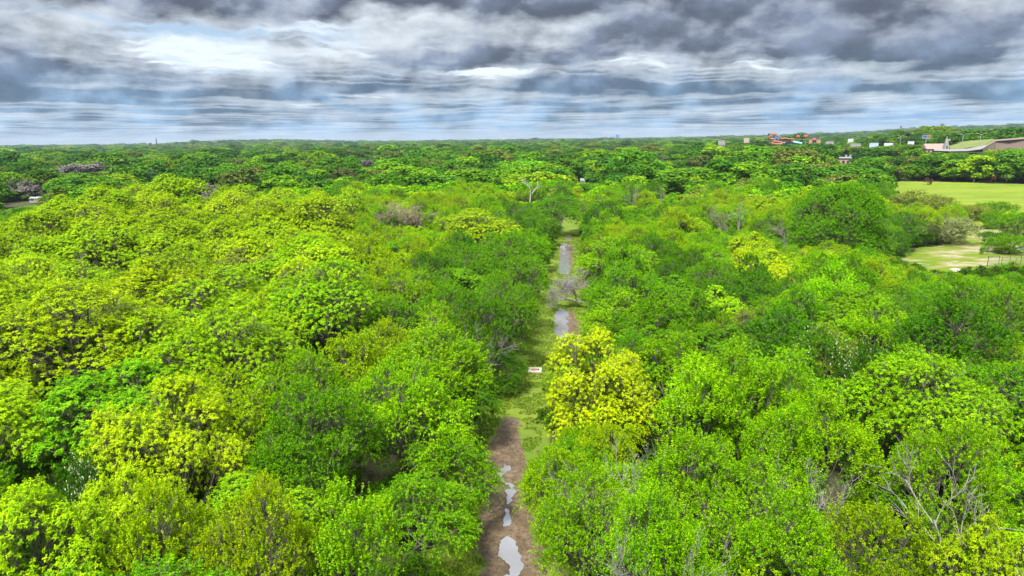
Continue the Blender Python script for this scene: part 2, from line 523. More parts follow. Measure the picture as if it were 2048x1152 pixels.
# ---------------------------------------------------------------- ground
def build_ground():
    rad = np.concatenate([[0.0], np.geomspace(4, 14000, 150)])
    az = np.concatenate([np.radians(np.arange(-62, 62, 0.6)), np.radians(np.arange(62, 298, 4.0))])
    na = len(az)
    rr, aa = np.meshgrid(rad[1:], az, indexing='ij')
    x, y = rr * np.sin(aa), rr * np.cos(aa)
    z = terrain(x, y)
    v = np.concatenate([[[0, 0, float(terrain(0, 0))]], np.stack([x, y, z], -1).reshape(-1, 3)])
    i, j = np.meshgrid(np.arange(len(rad) - 2), np.arange(na), indexing='ij')
    k = (j + 1) % na
    q = np.stack([1 + i * na + j, 1 + (i + 1) * na + j, 1 + (i + 1) * na + k, 1 + i * na + k], -1).reshape(-1, 4)[:, ::-1]
    j = np.arange(na)
    t = np.stack([np.zeros(na, int), 1 + (j + 1) % na, 1 + j], -1)
    o = link(bpy.data.objects.new('ground', mesh_np('ground', v, [t, q], M_floor, smooth=True)))
    o['kind'] = 'structure'
build_ground()

def draped(name, poly, mat, lift, step, edge=4.0):
    """an open patch of ground with a ragged outline lying on the terrain"""
    P = np.array(poly)
    xs, ys = np.arange(P[:, 0].min() - edge, P[:, 0].max() + edge, step), np.arange(P[:, 1].min() - edge, P[:, 1].max() + edge, step)
    X, Y = np.meshgrid(xs, ys, indexing='ij')
    jx, jy = (fbm(X / 9, Y / 9, 4, 21) - 0.5) * edge * 2, (fbm(X / 9, Y / 9, 4, 22) - 0.5) * edge * 2
    inside = in_poly(X + jx, Y + jy, poly)
    cell = inside[:-1, :-1] & inside[1:, :-1] & inside[:-1, 1:] & inside[1:, 1:]
    I, J = np.nonzero(cell)
    ny = len(ys)
    f = np.stack([I * ny + J, (I + 1) * ny + J, (I + 1) * ny + J + 1, I * ny + J + 1], -1)
    used, inv = np.unique(f.ravel(), return_inverse=True)
    Z = terrain(X, Y) + lift + (fbm(X / 14, Y / 14, 4, 33) - 0.5) * 0.35
    v = np.stack([X, Y, Z], -1).reshape(-1, 3)[used]
    o = link(bpy.data.objects.new(name, mesh_np(name, v, inv.reshape(-1, 4), mat, smooth=True)))
    o['kind'] = 'structure'
draped('field', FIELD, M_field, 0.30, 2.0)
draped('clearing', CLEARING, M_clearing, 0.34, 0.8)

# puddles lie in the track: y0, y1, x at y0, x at y1, half width, depth
PUDDLES = [(33.0, 47.6, 0.1, -0.42, 0.60, 1.0), (48.6, 60.5, -0.5, -0.85, 0.36, 0.75), (95.0, 99.5, 7.3, 7.5, 0.55, 0.8), (99.2, 118.5, 7.55, 8.7, 1.0, 1.35),
           (137.5, 144.5, 11.6, 12.5, 0.75, 1.2), (150.0, 197.0, 11.7, 15.6, 1.25, 1.35), (205, 214, 17.2, 18.4, 0.7, 0.6)]
MUD = [(20, 66, 0.15, -1.1, 2.05), (62, 71, -0.9, -0.2, 1.1), (95, 118, 9.0, 10.2, 0.95), (134, 142, 14.6, 15.2, 1.0), (152, 194, 12.6, 16.2, 1.15), (78, 92, 4.6, 7.3, 0.8), (203, 214, 17.0, 18.6, 0.9)]
WATER_Z = 0.12

def band(x, y, y0, y1, x0, x1, hw, soft):
    c = x0 + (x1 - x0) * (y - y0) / (y1 - y0)
    taper = np.clip(np.minimum(y - y0, y1 - y) / (1.2 + 2.2 * hw), 0, 1) ** 0.5
    hw = hw * (0.25 + 0.75 * taper)
    a = sstep(y, y0 - soft * 2, y0 + soft * 2) * (1 - sstep(y, y1 - soft * 2, y1 + soft * 2))
    return a * (1 - sstep(np.abs(x - c), hw - soft, hw + soft))

def track_fields(x, y):
    wob = (fbm(x / 1.9, y / 1.9, 4, 51) - 0.5) * 1.7
    mud, pud = np.zeros_like(x), np.zeros_like(x)
    for y0, y1, x0, x1, hw in MUD:
        mud = np.maximum(mud, band(x + wob, y + wob, y0, y1, x0, x1, hw, 0.7))
    for y0, y1, x0, x1, hw, dep in PUDDLES:
        pud = np.maximum(pud, dep * band(x + wob * 0.8, y + wob * 2, y0, y1, x0, x1, hw, 0.28))
    return mud, pud

def track_z(x, y):
    mud, pud = track_fields(x, y)
    lump = fbm(x / 0.8, y / 0.8, 4, 61) - 0.5
    rut = np.abs(fbm(x / 1.3, y / 2.2, 3, 63) - 0.5)
    z = 0.20 + (fbm(x / 3, y / 3, 3, 62) - 0.5) * 0.12 + lump * 0.05
    z = z + np.maximum(mud, pud) * (lump * 0.20 - rut * 0.10 + 0.03) + pud * (fbm(x / 0.5, y / 0.75, 4, 66) - 0.5) * 0.36
    z = z - pud * 0.20
    return z, mud, pud

def build_track():
    rows = np.concatenate([np.arange(18, 125, 0.16), np.arange(125, 220, 0.35), np.arange(220, 440, 1.2)])
    cols = np.concatenate([np.linspace(-1, -0.55, 10), np.linspace(-0.54, 0.54, 64), np.linspace(0.55, 1, 10)])
    cl = (np.interp(rows, TRK_Y, TRK_L) + np.interp(rows, TRK_Y, TRK_R)) / 2
    hw = (np.interp(rows, TRK_Y, TRK_R) - np.interp(rows, TRK_Y, TRK_L)) / 2 + 3.0
    X = cl[:, None] + hw[:, None] * cols[None]
    Y = np.repeat(rows[:, None], len(cols), 1)
    Z, mud, pud = track_z(X, Y)
    Z = Z + terrain(X, Y)
    edge = np.abs(cols)[None] + (fbm(X / 1.5, Y / 1.5, 3, 71) - 0.5) * 0.1
    Z = Z - 0.6 * sstep(edge, 0.82, 1.0)
    n, mcol = X.shape
    i, j = np.meshgrid(np.arange(n - 1), np.arange(mcol - 1), indexing='ij')
    f = np.stack([i * mcol + j, i * mcol + j + 1, (i + 1) * mcol + j + 1, (i + 1) * mcol + j], -1).reshape(-1, 4)
    me = mesh_np('dirt_track', np.stack([X, Y, Z], -1).reshape(-1, 3), f, M_track, smooth=True)
    for nm, arr in (('mud', mud), ('wet', np.clip(np.maximum(pud * 1.5, 0), 0, 1))):
        me.attributes.new(nm, 'FLOAT', 'POINT').data.foreach_set('value', arr.astype(np.float32).ravel())
    o = link(bpy.data.objects.new('dirt_track', me))
    o['kind'] = 'structure'
    for y0, y1, x0, x1, hw, dep in PUDDLES:
        ys = np.linspace(y0 - 1.2, y1 + 1.2, 24)
        c = x0 + (x1 - x0) * (ys - y0) / (y1 - y0)
        u = np.linspace(-1, 1, 7) * (hw + 0.7)
        X, Y = c[:, None] + u[None], np.repeat(ys[:, None], 7, 1)
        i, j = np.meshgrid(np.arange(23), np.arange(6), indexing='ij')
        f = np.stack([i * 7 + j, i * 7 + j + 1, (i + 1) * 7 + j + 1, (i + 1) * 7 + j], -1).reshape(-1, 4)
        p = link(bpy.data.objects.new('puddle', mesh_np('puddle', np.stack([X, Y, np.full_like(X, WATER_Z) + terrain(X, Y)], -1).reshape(-1, 3), f, M_water)))
        p['kind'] = 'structure'
build_track()

# ---------------------------------------------------------------- tree prototypes
def sphere_dirs(n, zmin=-0.4, jitter=0.25, r=rng):
    i = np.arange(n) + 0.5
    z = 1 - (1 - zmin) * i / n
    a = i * 2.399963 + r.uniform(0, 6.28)
    s = np.sqrt(np.maximum(0, 1 - z * z))
    return norm(np.stack([s * np.cos(a), s * np.sin(a), z], -1) + r.normal(0, jitter, (n, 3)))

def perp(d, r):
    a = norm(np.cross(d, norm(r.normal(size=d.shape))))
    return a, np.cross(d, a)

def leaf_quads(c, axis, nrm, length, width):
    """diamond leaves: base, side, tip, side"""
    side = norm(np.cross(axis, nrm))
    L, W = length[:, None], width[:, None]
    v = np.stack([c, c + axis * L * 0.45 + side * W * 0.5 + nrm * W * 0.12, c + axis * L - nrm * W * 0.1, c + axis * L * 0.45 - side * W * 0.5 + nrm * W * 0.12], 1)
    return v.reshape(-1, 3), np.arange(len(c) * 4).reshape(-1, 4)

def compound_leaves(c, d, up, length, width):
    """arching leaf strips of two quads"""
    side = norm(np.cross(d, up))
    L, W = length[:, None], width[:, None]
    m = c + d * L * 0.55 + up * L * 0.10
    t = c + d * L * 0.98 - up * L * 0.20
    v = np.stack([c - side * W * 0.15, c + side * W * 0.15, m + side * W * 0.5, m - side * W * 0.5, t + side * W * 0.18, t - side * W * 0.18], 1)
    b = np.arange(len(c))[:, None] * 6
    return v.reshape(-1, 3), np.concatenate([b + np.array([[0, 1, 2, 3]]), b + np.array([[3, 2, 4, 5]])])

def crown_clusters(r, h, rad, base, nlobe, nsub, ncl, squash=0.85, zmin=-0.35, spread=0.16):
    """cluster centres with outward normals on a crown of lobes of sub-lobes; also the lobe and sub-lobe centres for the limbs"""
    hc = (h + base) / 2
    ax = np.array([rad, rad, (h - base) / 2])
    ld = sphere_dirs(nlobe, zmin, 0.22, r)
    lrad = r.uniform(0.26, 0.52, nlobe) * rad
    lc = ld * (ax - lrad[:, None] * np.array([1, 1, squash])) * r.uniform(0.72, 1.22, (nlobe, 1)) + [0, 0, hc]
    sc_, sr, sp = [], [], []
    for i in range(nlobe):
        d = sphere_dirs(nsub, -0.55, 0.3, r)
        d = norm(d + 0.6 * norm(lc[i] - [0, 0, hc * 0.8])[None])
        rr = r.uniform(0.36, 0.60, nsub) * lrad[i]
        sc_.append(lc[i] + d * (lrad[i] - rr * 0.75)[:, None] * np.array([1, 1, squash]) * r.uniform(0.85, 1.15, (nsub, 1)))
        sr.append(rr)
        sp.append(np.full(nsub, i))
    sc_, sr, sp = np.concatenate(sc_), np.concatenate(sr), np.concatenate(sp)
    pick = r.choice(len(sr), ncl * 2, p=sr ** 2 / (sr ** 2).sum())
    n = norm(r.normal(size=(ncl * 2, 3)) + [0, 0, 0.45])
    n = norm(n + 0.5 * norm(sc_[pick] - [0, 0, hc * 0.8]))
    p = sc_[pick] + n * sr[pick][:, None] * (1 + r.normal(0, spread, (ncl * 2, 1)))
    deep = np.zeros(len(p), bool)
    for i in range(nlobe):
        deep |= np.linalg.norm(p - lc[i], axis=1) < lrad[i] * 0.62
    keep = np.nonzero(~deep | (r.random(len(p)) < 0.12))[0][:ncl]
    return p[keep], n[keep], pick[keep], lc, sc_, sr, sp

def limbs(T, r, h, base, lc, sc_, sp, trunk_r, cl=None, clp=None, twig=0.0, lean=0.0):
    top = np.array([r.normal(0, 0.2) + lean, r.normal(0, 0.2), max(base + 0.30 * (h - base), 1.0)])
    pts = np.array([[0, 0, -0.3], [top[0] * 0.2, top[1] * 0.2, top[2] * 0.35], [top[0] * 0.7, top[1] * 0.4, top[2] * 0.7], top])
    T.add(pts, [trunk_r * 1.25, trunk_r, trunk_r * 0.85, trunk_r * 0.65], 8)
    for i, c in enumerate(lc):
        s = top * r.uniform(0.70, 1.0)
        mid = s * 0.45 + c * 0.55 + np.array([0, 0, -0.05 * h]) + r.normal(0, 0.2, 3)
        T.add([s, mid, c], [trunk_r * 0.42, trunk_r * 0.27, trunk_r * 0.14], 5)
        for j in np.nonzero(sp == i)[0]:
            m2 = (c + sc_[j]) / 2 + r.normal(0, 0.12, 3)
            T.add([mid * 0.35 + c * 0.65, m2, sc_[j]], [trunk_r * 0.15, trunk_r * 0.10, trunk_r * 0.05], 4)
    if cl is not None:
        for q in np.nonzero(r.random(len(cl)) < twig)[0]:
            s = sc_[clp[q]]
            T.add([s, (s + cl[q]) / 2 + r.normal(0, 0.06, 3), cl[q]], [0.028, 0.02, 0.01], 3)

def proto_rosette(seed, h, rad, base, ncl, nleaf=9, L=0.46, lobes=11, **kw):
    """crown of umbrella tufts of drooping compound leaves"""
    r = np.random.default_rng(seed)
    p, n, pk, lc, sc_, sr, sp = crown_clusters(r, h, rad, base, lobes, 8, ncl, **kw)
    n = norm(n + [0, 0, 0.7])
    a, b = perp(n, r)
    V, F, A, o = [], [], [], 0
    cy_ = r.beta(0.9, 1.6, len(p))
    for j in range(nleaf):
        ph = 2 * math.pi * j / nleaf + r.uniform(-0.3, 0.3, len(p))
        d = norm(a * np.cos(ph)[:, None] + b * np.sin(ph)[:, None] + n * r.uniform(0.0, 0.75, (len(p), 1)))
        ln = L * r.uniform(0.7, 1.25, len(p))
        v, f = compound_leaves(p + n * r.uniform(-0.1, 0.1, (len(p), 1)), d, n, ln, ln * r.uniform(0.34, 0.5, len(p)))
        V.append(v); F.append(f + o); o += len(v)
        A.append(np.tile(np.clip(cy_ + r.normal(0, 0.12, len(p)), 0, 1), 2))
    T = Tubes()
    limbs(T, r, h, base, lc, sc_, sp, rad * 0.045, p, pk, 0.35)
    return (np.concatenate(V), np.concatenate(F), np.concatenate(A)), T.get()

def proto_spray(seed, h, rad, base, ncl, nleaf=16, S=0.85, L=0.20, lobes=10, up=0.5, droop=0.25, **kw):
    """crown of short leafy twigs"""
    r = np.random.default_rng(seed)
    p, n, pk, lc, sc_, sr, sp = crown_clusters(r, h, rad, base, lobes, 8, ncl, **kw)
    t = norm(n + [0, 0, up] + r.normal(0, 0.35, n.shape))
    a, b = perp(t, r)
    V, F, A, o = [], [], [], 0
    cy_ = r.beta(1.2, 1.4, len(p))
    ln = S * r.uniform(0.6, 1.3, len(p))
    for j in range(nleaf):
        u = (j + 0.5) / nleaf
        pos = p + t * (ln * (u - 0.45))[:, None] - np.array([0, 0, 1.0]) * (ln * droop * u * u)[:, None]
        ph = j * 2.4 + r.uniform(-0.4, 0.4, len(p))
        sd = a * np.cos(ph)[:, None] + b * np.sin(ph)[:, None]
        d = norm(sd + t * 0.5 + r.normal(0, 0.25, n.shape))
        nr = norm(np.cross(d, r.normal(size=n.shape)) + [0, 0, 0.8])
        nr = norm(nr - d * (nr * d).sum(1, keepdims=True))
        ll = L * r.uniform(0.7, 1.3, len(p)) * (1.15 - 0.4 * u)
        v, f = leaf_quads(pos, d, nr, ll * 1.25, ll * 0.85)
        V.append(v); F.append(f + o); o += len(v)
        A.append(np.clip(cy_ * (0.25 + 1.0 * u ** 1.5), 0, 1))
    T = Tubes()
    limbs(T, r, h, base, lc, sc_, sp, rad * 0.045, p, pk, 0.35)
    return (np.concatenate(V), np.concatenate(F), np.concatenate(A)), T.get()

def proto_far(seed, h, rad, base, n=1100, L=0.75, lobes=9, **kw):
    r = np.random.default_rng(seed)
    p, nn, pk, lc, sc_, sr, sp = crown_clusters(r, h, rad, base, lobes, 6, n, **kw)
    d = norm(r.normal(size=p.shape))
    nr = norm(nn + [0, 0, 0.4] + r.normal(0, 0.45, p.shape))
    d = norm(d - nr * (nr * d).sum(1, keepdims=True))
    ll = L * r.uniform(0.6, 1.4, len(p))
    v, f = leaf_quads(p - d * ll[:, None] * 0.5, d, nr, ll * 1.2, ll)
    T = Tubes()
    T.add([[0, 0, -1], [0, 0, h * 0.55]], [rad * 0.05, rad * 0.03], 5)
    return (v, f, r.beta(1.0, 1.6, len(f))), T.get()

def proto_bare(seed, h, spread, levels=5, kids=4, r0=0.22, fork=0.3, fine=0.014, wide=0.62, upward=0.35):
    """leafless tree: trunk and limbs, then the finer branches, as two meshes"""
    r = np.random.default_rng(seed)
    A, B = Tubes(), Tubes()
    def grow(p, d, ln, rad, lev):
        n = 4
        pts, rr = [p], [rad]
        for i in range(n):
            d = norm(d + r.normal(0, 0.13, 3) + [0, 0, upward * 0.08 * (1 if lev else 0)])
            p = p + d * ln / n
            pts.append(p)
            rr.append(max(rad * (1 - 0.5 * (i + 1) / n), fine * 0.6))
        (A if lev < 2 else B).add(pts, rr, 7 if lev == 0 else (5 if lev < 3 else 3))
        if lev >= levels:
            return
        k = kids + int(r.integers(0, 2))
        for q in range(k):
            s = fork + (1 - fork) * (q + r.uniform(0.2, 1)) / k if lev == 0 else r.uniform(0.25, 1.0)
            s = min(s, 1.0)
            i = min(int(s * n), n - 1)
            pos = pts[i] + (pts[i + 1] - pts[i]) * (s * n - i)
            ax = norm(np.cross(d, norm(r.normal(size=3))))
            nd = norm(d * (1 - wide * 0.45) + ax * wide * r.uniform(0.7, 1.25) + [0, 0, upward * 0.5])
            grow(pos, nd, ln * r.uniform(0.50, 0.74) * (spread if lev == 0 else 1), max(rr[i] * r.uniform(0.45, 0.65), fine), lev + 1)
    grow(np.array([0, 0, -0.3]), np.array([r.normal(0, 0.08), r.normal(0, 0.08), 1.0]), h * 0.55, r0, 0)
    return B.get(), A.get()

PROTO = {}
def add_proto(key, pair, leaf=None, bark=None):
    lv, lf = pair[0][:2]
    tv, tf = pair[1]
    PROTO[key] = (mesh_np('crown', lv, lf, leaf or M_leaf), mesh_np('trunk', tv, tf, bark or M_bark, smooth=True))
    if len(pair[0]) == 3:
        PROTO[key][0].attributes.new('young_lit', 'FLOAT', 'FACE').data.foreach_set('value', np.asarray(pair[0][2], np.float32))

add_proto('pecan0', proto_rosette(11, 14, 6.2, 3.0, 2900, L=0.22, lobes=15))
add_proto('pecan1', proto_rosette(12, 15, 6.6, 3.5, 3200, L=0.22, lobes=18, squash=0.75))
add_proto('pecan2', proto_rosette(13, 13, 5.6, 2.5, 2600, L=0.22, lobes=13, zmin=-0.3))
add_proto('pecan3', proto_rosette(19, 12.5, 5.6, 0.5, 7500, L=0.16, lobes=18, zmin=-0.7, spread=0.28))
add_proto('oak', proto_spray(24, 20, 11.0, 0.8, 9000, nleaf=18, S=0.8, L=0.15, lobes=26, zmin=-0.75, spread=0.2))
add_proto('elm0', proto_spray(21, 12.5, 5.4, 2.2, 1900, nleaf=18, S=0.75, L=0.12, lobes=18, spread=0.24))
add_proto('elm1', proto_spray(22, 13, 5.8, 2.0, 2050, nleaf=18, S=0.75, L=0.12, lobes=20, zmin=-0.6, spread=0.24))
add_proto('elm2', proto_spray(23, 12, 5.0, 1.5, 1600, lobes=12, up=1.1, S=1.0, nleaf=20, L=0.125, spread=0.2))
add_proto('arch0', proto_spray(31, 11, 5.2, 1.0, 900, nleaf=30, S=1.6, L=0.135, lobes=13, up=0.15, droop=0.5, spread=0.24))
add_proto('arch1', proto_spray(32, 10, 4.8, 0.8, 820, nleaf=30, S=1.7, L=0.135, lobes=11, up=0.1, droop=0.55, spread=0.26, zmin=-0.6))
add_proto('stem0', proto_spray(41, 12, 3.6, 2.0, 760, nleaf=20, S=1.1, L=0.14, lobes=12, up=1.6, droop=0.05, squash=1.1, zmin=-0.6, spread=0.28))
add_proto('stem1', proto_spray(42, 13, 4.2, 3.0, 820, nleaf=20, S=1.1, L=0.14, lobes=11, up=1.6, droop=0.05, squash=1.1, spread=0.28))
add_proto('shrub0', proto_spray(51, 4.2, 2.6, 0.15, 430, nleaf=16, S=0.8, L=0.13, lobes=8, up=0.8, zmin=-0.7, spread=0.22))
add_proto('shrub1', proto_spray(52, 3.2, 2.2, 0.1, 330, nleaf=16, S=0.7, L=0.12, lobes=6, up=0.5, zmin=-0.8, spread=0.25))
add_proto('bush0', proto_spray(53, 7, 4.6, 0.1, 1700, nleaf=16, S=0.8, L=0.125, lobes=16, up=0.5, zmin=-0.92, spread=0.24))
add_proto('conifer', proto_spray(61, 11, 5.0, 0.6, 900, nleaf=16, S=0.8, L=0.2, lobes=16, up=0.2, squash=0.9, zmin=-0.8, spread=0.1))
add_proto('bare0', proto_bare(71, 9, 1.0, 4, 4, 0.17, fine=0.016, wide=0.75), M_dead, M_dead)
add_proto('bare1', proto_bare(72, 10, 1.0, 4, 3, 0.17, fine=0.016, wide=0.62, upward=0.5), M_dead, M_dead)
add_proto('bare2', proto_bare(73, 8, 1.1, 5, 4, 0.20, fine=0.016, wide=0.8), M_dead, M_dead)
add_proto('barefar', proto_bare(76, 9, 1.0, 4, 6, 0.20, fine=0.09, wide=0.85), M_dead, M_dead)
add_proto('barebrown', proto_bare(74, 10, 1.0, 4, 5, 0.20, fine=0.03, wide=0.85), M_deadbrown, M_deadbrown)
add_proto('snag', proto_bare(75, 15, 0.8, 3, 2, 0.36, fork=0.55, fine=0.07, wide=0.7), M_snag, M_snag)
for k in range(4):
    add_proto('far%d' % k, proto_far(81 + k, 12 + k % 2, 5.6 + 0.4 * (k % 3), 0.2, n=1900, L=0.60, lobes=9 + 2 * k, zmin=-0.8))

# palette of leaf colours with the words for them
PAL = {
    'yellow': ((0.330, 0.475, 0.003), 'bright yellow'),
    'lime': ((0.222, 0.375, 0.002), 'yellow-green'),
    'vivid': ((0.168, 0.370, 0.002), 'light green'),
    'green': ((0.105, 0.280, 0.003), 'mid-green'),
    'deep': ((0.062, 0.190, 0.004), 'dark green'),
    'olive': ((0.190, 0.255, 0.035), 'olive green'),
    'sage': ((0.290, 0.340, 0.130), 'pale sage green'),
}

TREES = []      # dicts of every individual tree before building

def plan_tree(x, y, h, kind, colour, width=None, **kw):
    TREES.append(dict(x=float(x), y=float(y), h=float(h), kind=kind, colour=colour, width=width, **kw))

PROTO_H = {'pecan0': 14, 'pecan1': 15, 'pecan2': 13, 'pecan3': 12.5, 'oak': 20, 'elm0': 12.5, 'elm1': 13, 'elm2': 12, 'arch0': 11, 'arch1': 10, 'stem0': 12, 'stem1': 13, 'shrub0': 4.2, 'shrub1': 3.2, 'conifer': 11, 'bush0': 7}
PROTO_R = {'pecan0': 6.2, 'pecan1': 6.6, 'pecan2': 5.6, 'pecan3': 5.6, 'oak': 11.0, 'elm0': 5.4, 'elm1': 5.8, 'elm2': 5.0, 'arch0': 5.2, 'arch1': 4.8, 'stem0': 3.6, 'stem1': 4.2, 'shrub0': 2.6, 'shrub1': 2.2, 'conifer': 5.0, 'bush0': 4.6}

def top_at(px, py, h):
    """ground point of a tree of height h whose top shows at the pixel"""
    z = h
    for _ in range(4):
        x, y = at_height(px, py, z)
        z = h + float(terrain(x, y))
    return x, y

def hand(px, py, h, kind, colour, wpx=None, **kw):
    x, y = top_at(px, py, h)
    w = None
    if wpx:
        w = wpx * project(x, y, h * 0.7)[2] / FPX
    plan_tree(x, y, h, kind, colour, w, hand=True, **kw)

# trees singled out in the picture
hand(1182, 672, 12.4, 'pecan3', 'yellow', 245, label='bright yellow tree overhanging the muddy track beside the concrete pad')
hand(1235, 800, 7.5, 'arch0', 'lime', 150)
hand(1150, 850, 6.0, 'bush0', 'vivid', 110)
hand(1215, 850, 7.0, 'bush0', 'lime', 150)
hand(330, 772, 13.5, 'pecan3', 'yellow', 275, label='rounded bright yellow tree standing among dark green trees, inland of the track')
hand(1690, 366, 20, 'oak', 'green', 195, label='tallest dark green tree, at the near corner of the open field')
hand(95, 985, 13, 'pecan0', 'lime', 300)
hand(230, 940, 11.5, 'pecan2', 'yellow', 190)
hand(300, 985, 12, 'elm2', 'lime', 260)
hand(520, 985, 12, 'elm0', 'lime', 260)
hand(705, 965, 12, 'stem0', 'vivid', 210)
hand(625, 768, 12.5, 'elm0', 'green', 220)
hand(800, 722, 12, 'elm1', 'vivid', 220)
hand(560, 850, 10, 'elm1', 'green', 200)
hand(155, 918, 10, 'arch1', 'deep', 150)
hand(870, 665, 12, 'elm2', 'vivid', 200)
hand(985, 700, 5.5, 'arch1', 'deep', 130)
hand(880, 615, 11, 'elm1', 'vivid', 170)
hand(820, 780, 10, 'arch0', 'vivid', 240)
hand(900, 870, 7.5, 'arch1', 'green', 190)
hand(840, 955, 7.5, 'arch0', 'green', 230)
hand(930, 745, 8, 'arch1', 'deep', 150)
hand(1010, 470, 13, 'elm0', 'green', 140)
hand(1030, 520, 12, 'elm1', 'green', 130)
hand(1000, 560, 12.5, 'elm1', 'green', 140)
hand(960, 585, 12.5, 'elm0', 'deep', 140)
hand(950, 425, 14, 'pecan1', 'lime', 170)
hand(1110, 390, 13, 'elm0', 'green', 90)
hand(1185, 392, 12, 'elm1', 'green', 110)
hand(1240, 480, 12, 'elm0', 'vivid', 150)
hand(1250, 590, 10, 'arch0', 'vivid', 170)
hand(1225, 555, 9, 'elm1', 'green', 130)
hand(1455, 690, 13.5, 'stem1', 'vivid', 200)
hand(1400, 720, 13, 'stem0', 'vivid', 160)
hand(1530, 720, 13, 'stem0', 'vivid', 170)
hand(1780, 700, 13, 'pecan0', 'vivid', 260)
hand(1900, 740, 13, 'pecan1', 'vivid', 260)
hand(1650, 800, 12, 'stem1', 'vivid', 190)
hand(1580, 790, 12.5, 'stem0', 'vivid', 160)
hand(1890, 845, 12.5, 'elm0', 'vivid', 230)
hand(1500, 930, 11.5, 'elm1', 'vivid', 250)
hand(1400, 880, 11.5, 'elm2', 'vivid', 240)
hand(1120, 900, 8.5, 'arch0', 'vivid', 190)
hand(1180, 960, 10, 'elm1', 'vivid', 240)
hand(1300, 1000, 11, 'elm2', 'vivid', 240)
hand(1370, 1010, 11.5, 'stem1', 'vivid', 200)
hand(1560, 1010, 11.5, 'elm2', 'vivid', 260)
hand(1740, 1010, 11, 'elm0', 'lime', 260)
hand(1990, 1040, 12, 'pecan2', 'lime', 230)
hand(1530, 500, 11.5, 'pecan2', 'lime', 150)
hand(1490, 500, 11.5, 'pecan0', 'yellow', 70)
hand(1560, 520, 11, 'pecan2', 'yellow', 80)
hand(1670, 670, 11, 'arch0', 'olive', 190)
# the bushes and small trees round the field and the clearing
hand(1840, 385, 12, 'elm0', 'olive', 125, label='olive green tree in front of the field, second from the tall dark tree')
hand(1800, 425, 10, 'elm1', 'deep', 110)
hand(1760, 455, 9, 'elm1', 'deep', 110)
hand(1905, 432, 8, 'bush0', 'sage', 105, label='pale sage shrub with bare lower branches by the clearing')
hand(1940, 408, 6.0, 'bush0', 'olive', 75, label='olive bush at the near edge of the field, beside a greener bush')
hand(1990, 403, 6.5, 'bush0', 'green', 85, label='mid-green bush at the near edge of the field beside an olive bush')
hand(2040, 425, 8, 'bush0', 'green', 90)
hand(1985, 462, 4, 'bush0', 'deep', 45)
hand(2025, 470, 5, 'bush0', 'green', 80)
hand(1968, 493, 2.2, 'shrub1', 'green', 14, label='small round bush above the fence corner, next to a larger grey-green bush')
hand(2006, 488, 2.8, 'shrub0', 'olive', 26, label='grey-green bush above the chain-link fence')
hand(1783, 330, 11, 'conifer', 'bronze', 38)
hand(1858, 343, 4.5, 'shrub0', 'russet', 16, label='small reddish bush on the far edge of the field, under dark trees')
hand(1984, 347, 5.5, 'shrub0', 'russet', 20, label='reddish bush on the far edge of the field beside the white snag')
PAL['bronze'] = ((0.075, 0.060, 0.035), 'dark bronze')
PAL['russet'] = ((0.130, 0.075, 0.035), 'reddish')
# E1

FAR_D = {'flat': 740.0, 'church': 690.0, 'slides': 1200.0}

# ---------------------------------------------------------------- leafless trees singled out in the picture
BARE = [  # px, py of the top, height, proto, width scale, label
    (195, 322, 16, 'barefar', 3.2, 'broad band of bare grey crowns rising above the far green wood'),
    (150, 325, 15, 'barefar', 2.0, 'bare grey crown at the end of the broad bare band farthest from the track'),
    (25, 353, 13, 'bare1', 1.0, 'upright bare grey tree near the edge of the wood above the white trailer'),
    (50, 357, 12, 'barefar', 1.6, 'wide bare grey tree beside the upright bare one above the white trailer'),
    (300, 335, 15, 'bare1', 1.1, 'bare grey tree just behind the top of the yellow-green ridge of trees'),
    (415, 363, 13, 'barefar', 1.1, 'bare grey-brown tree in the hollow beyond the yellow-green ridge of trees'),
    (740, 315, 14, 'barefar', 1.5, 'pale bare grey tree standing in the dark band of far trees'),
    (825, 398, 13, 'barebrown', 1.5, 'large brownish leafless tree among yellow-green crowns'),
    (1322, 305, 14, 'bare1', 1.2, 'bare grey tree beside round dark trees far beyond the track'),
    (1325, 365, 13, 'bare1', 0.6, 'thin bare grey tree, the narrower of two upright ones above the light green crowns'),
    (1350, 352, 13, 'bare1', 0.9, 'bushy bare grey tree, the wider of two upright ones above the light green crowns'),
    (1268, 370, 13, 'bare1', 0.9, 'low bare grey tree between the white snag and two upright bare trees'),
    (1485, 400, 13, 'bare1', 0.8, 'slender pale bare stems among light green trees near the tall dark tree'),
    (1440, 405, 12.5, 'bare0', 0.8, 'sparse bare grey stems among light green trees, farther from the tall dark tree'),
    (1578, 435, 11, 'bare0', 1.1, 'dense bare grey tree at the foot of the tall dark tree'),
    (960, 640, 10.5, 'bare1', 0.75, 'bare grey-topped tree beside the track opposite the long puddle'),
    (1925, 925, 14.5, 'bare1', 1.0, 'big bare pale tree with many upright branches near the lower corner'),
    (1650, 925, 10, 'bare0', 0.8, 'bare branches in the dark gap between light green trees'),
    (1262, 1045, 11.5, 'bare1', 0.6, 'thin bare tree among bushes close to the lower puddle'),
    (1385, 1040, 12, 'bare1', 0.6, 'thin bare forked tree at the bottom of the picture, farther from the track'),
    (1235, 905, 11.5, 'bare0', 0.7, 'bare twiggy tree below the yellow track tree'),
    (1310, 890, 11.5, 'bare1', 0.6, 'bare pale stems poking out of the light green canopy below the yellow tree'),
    (170, 495, 13.5, 'bare1', 1.0, 'pale twigs poking through the yellow-green canopy'),
]
BARE_PLAN = []
for px, py, h, kind, ws, lab in BARE:
    x, y = top_at(px, py, h)
    BARE_PLAN.append(dict(x=x, y=y, h=h, kind=kind, ws=ws, label=lab, name='bare_tree', tilt=None))
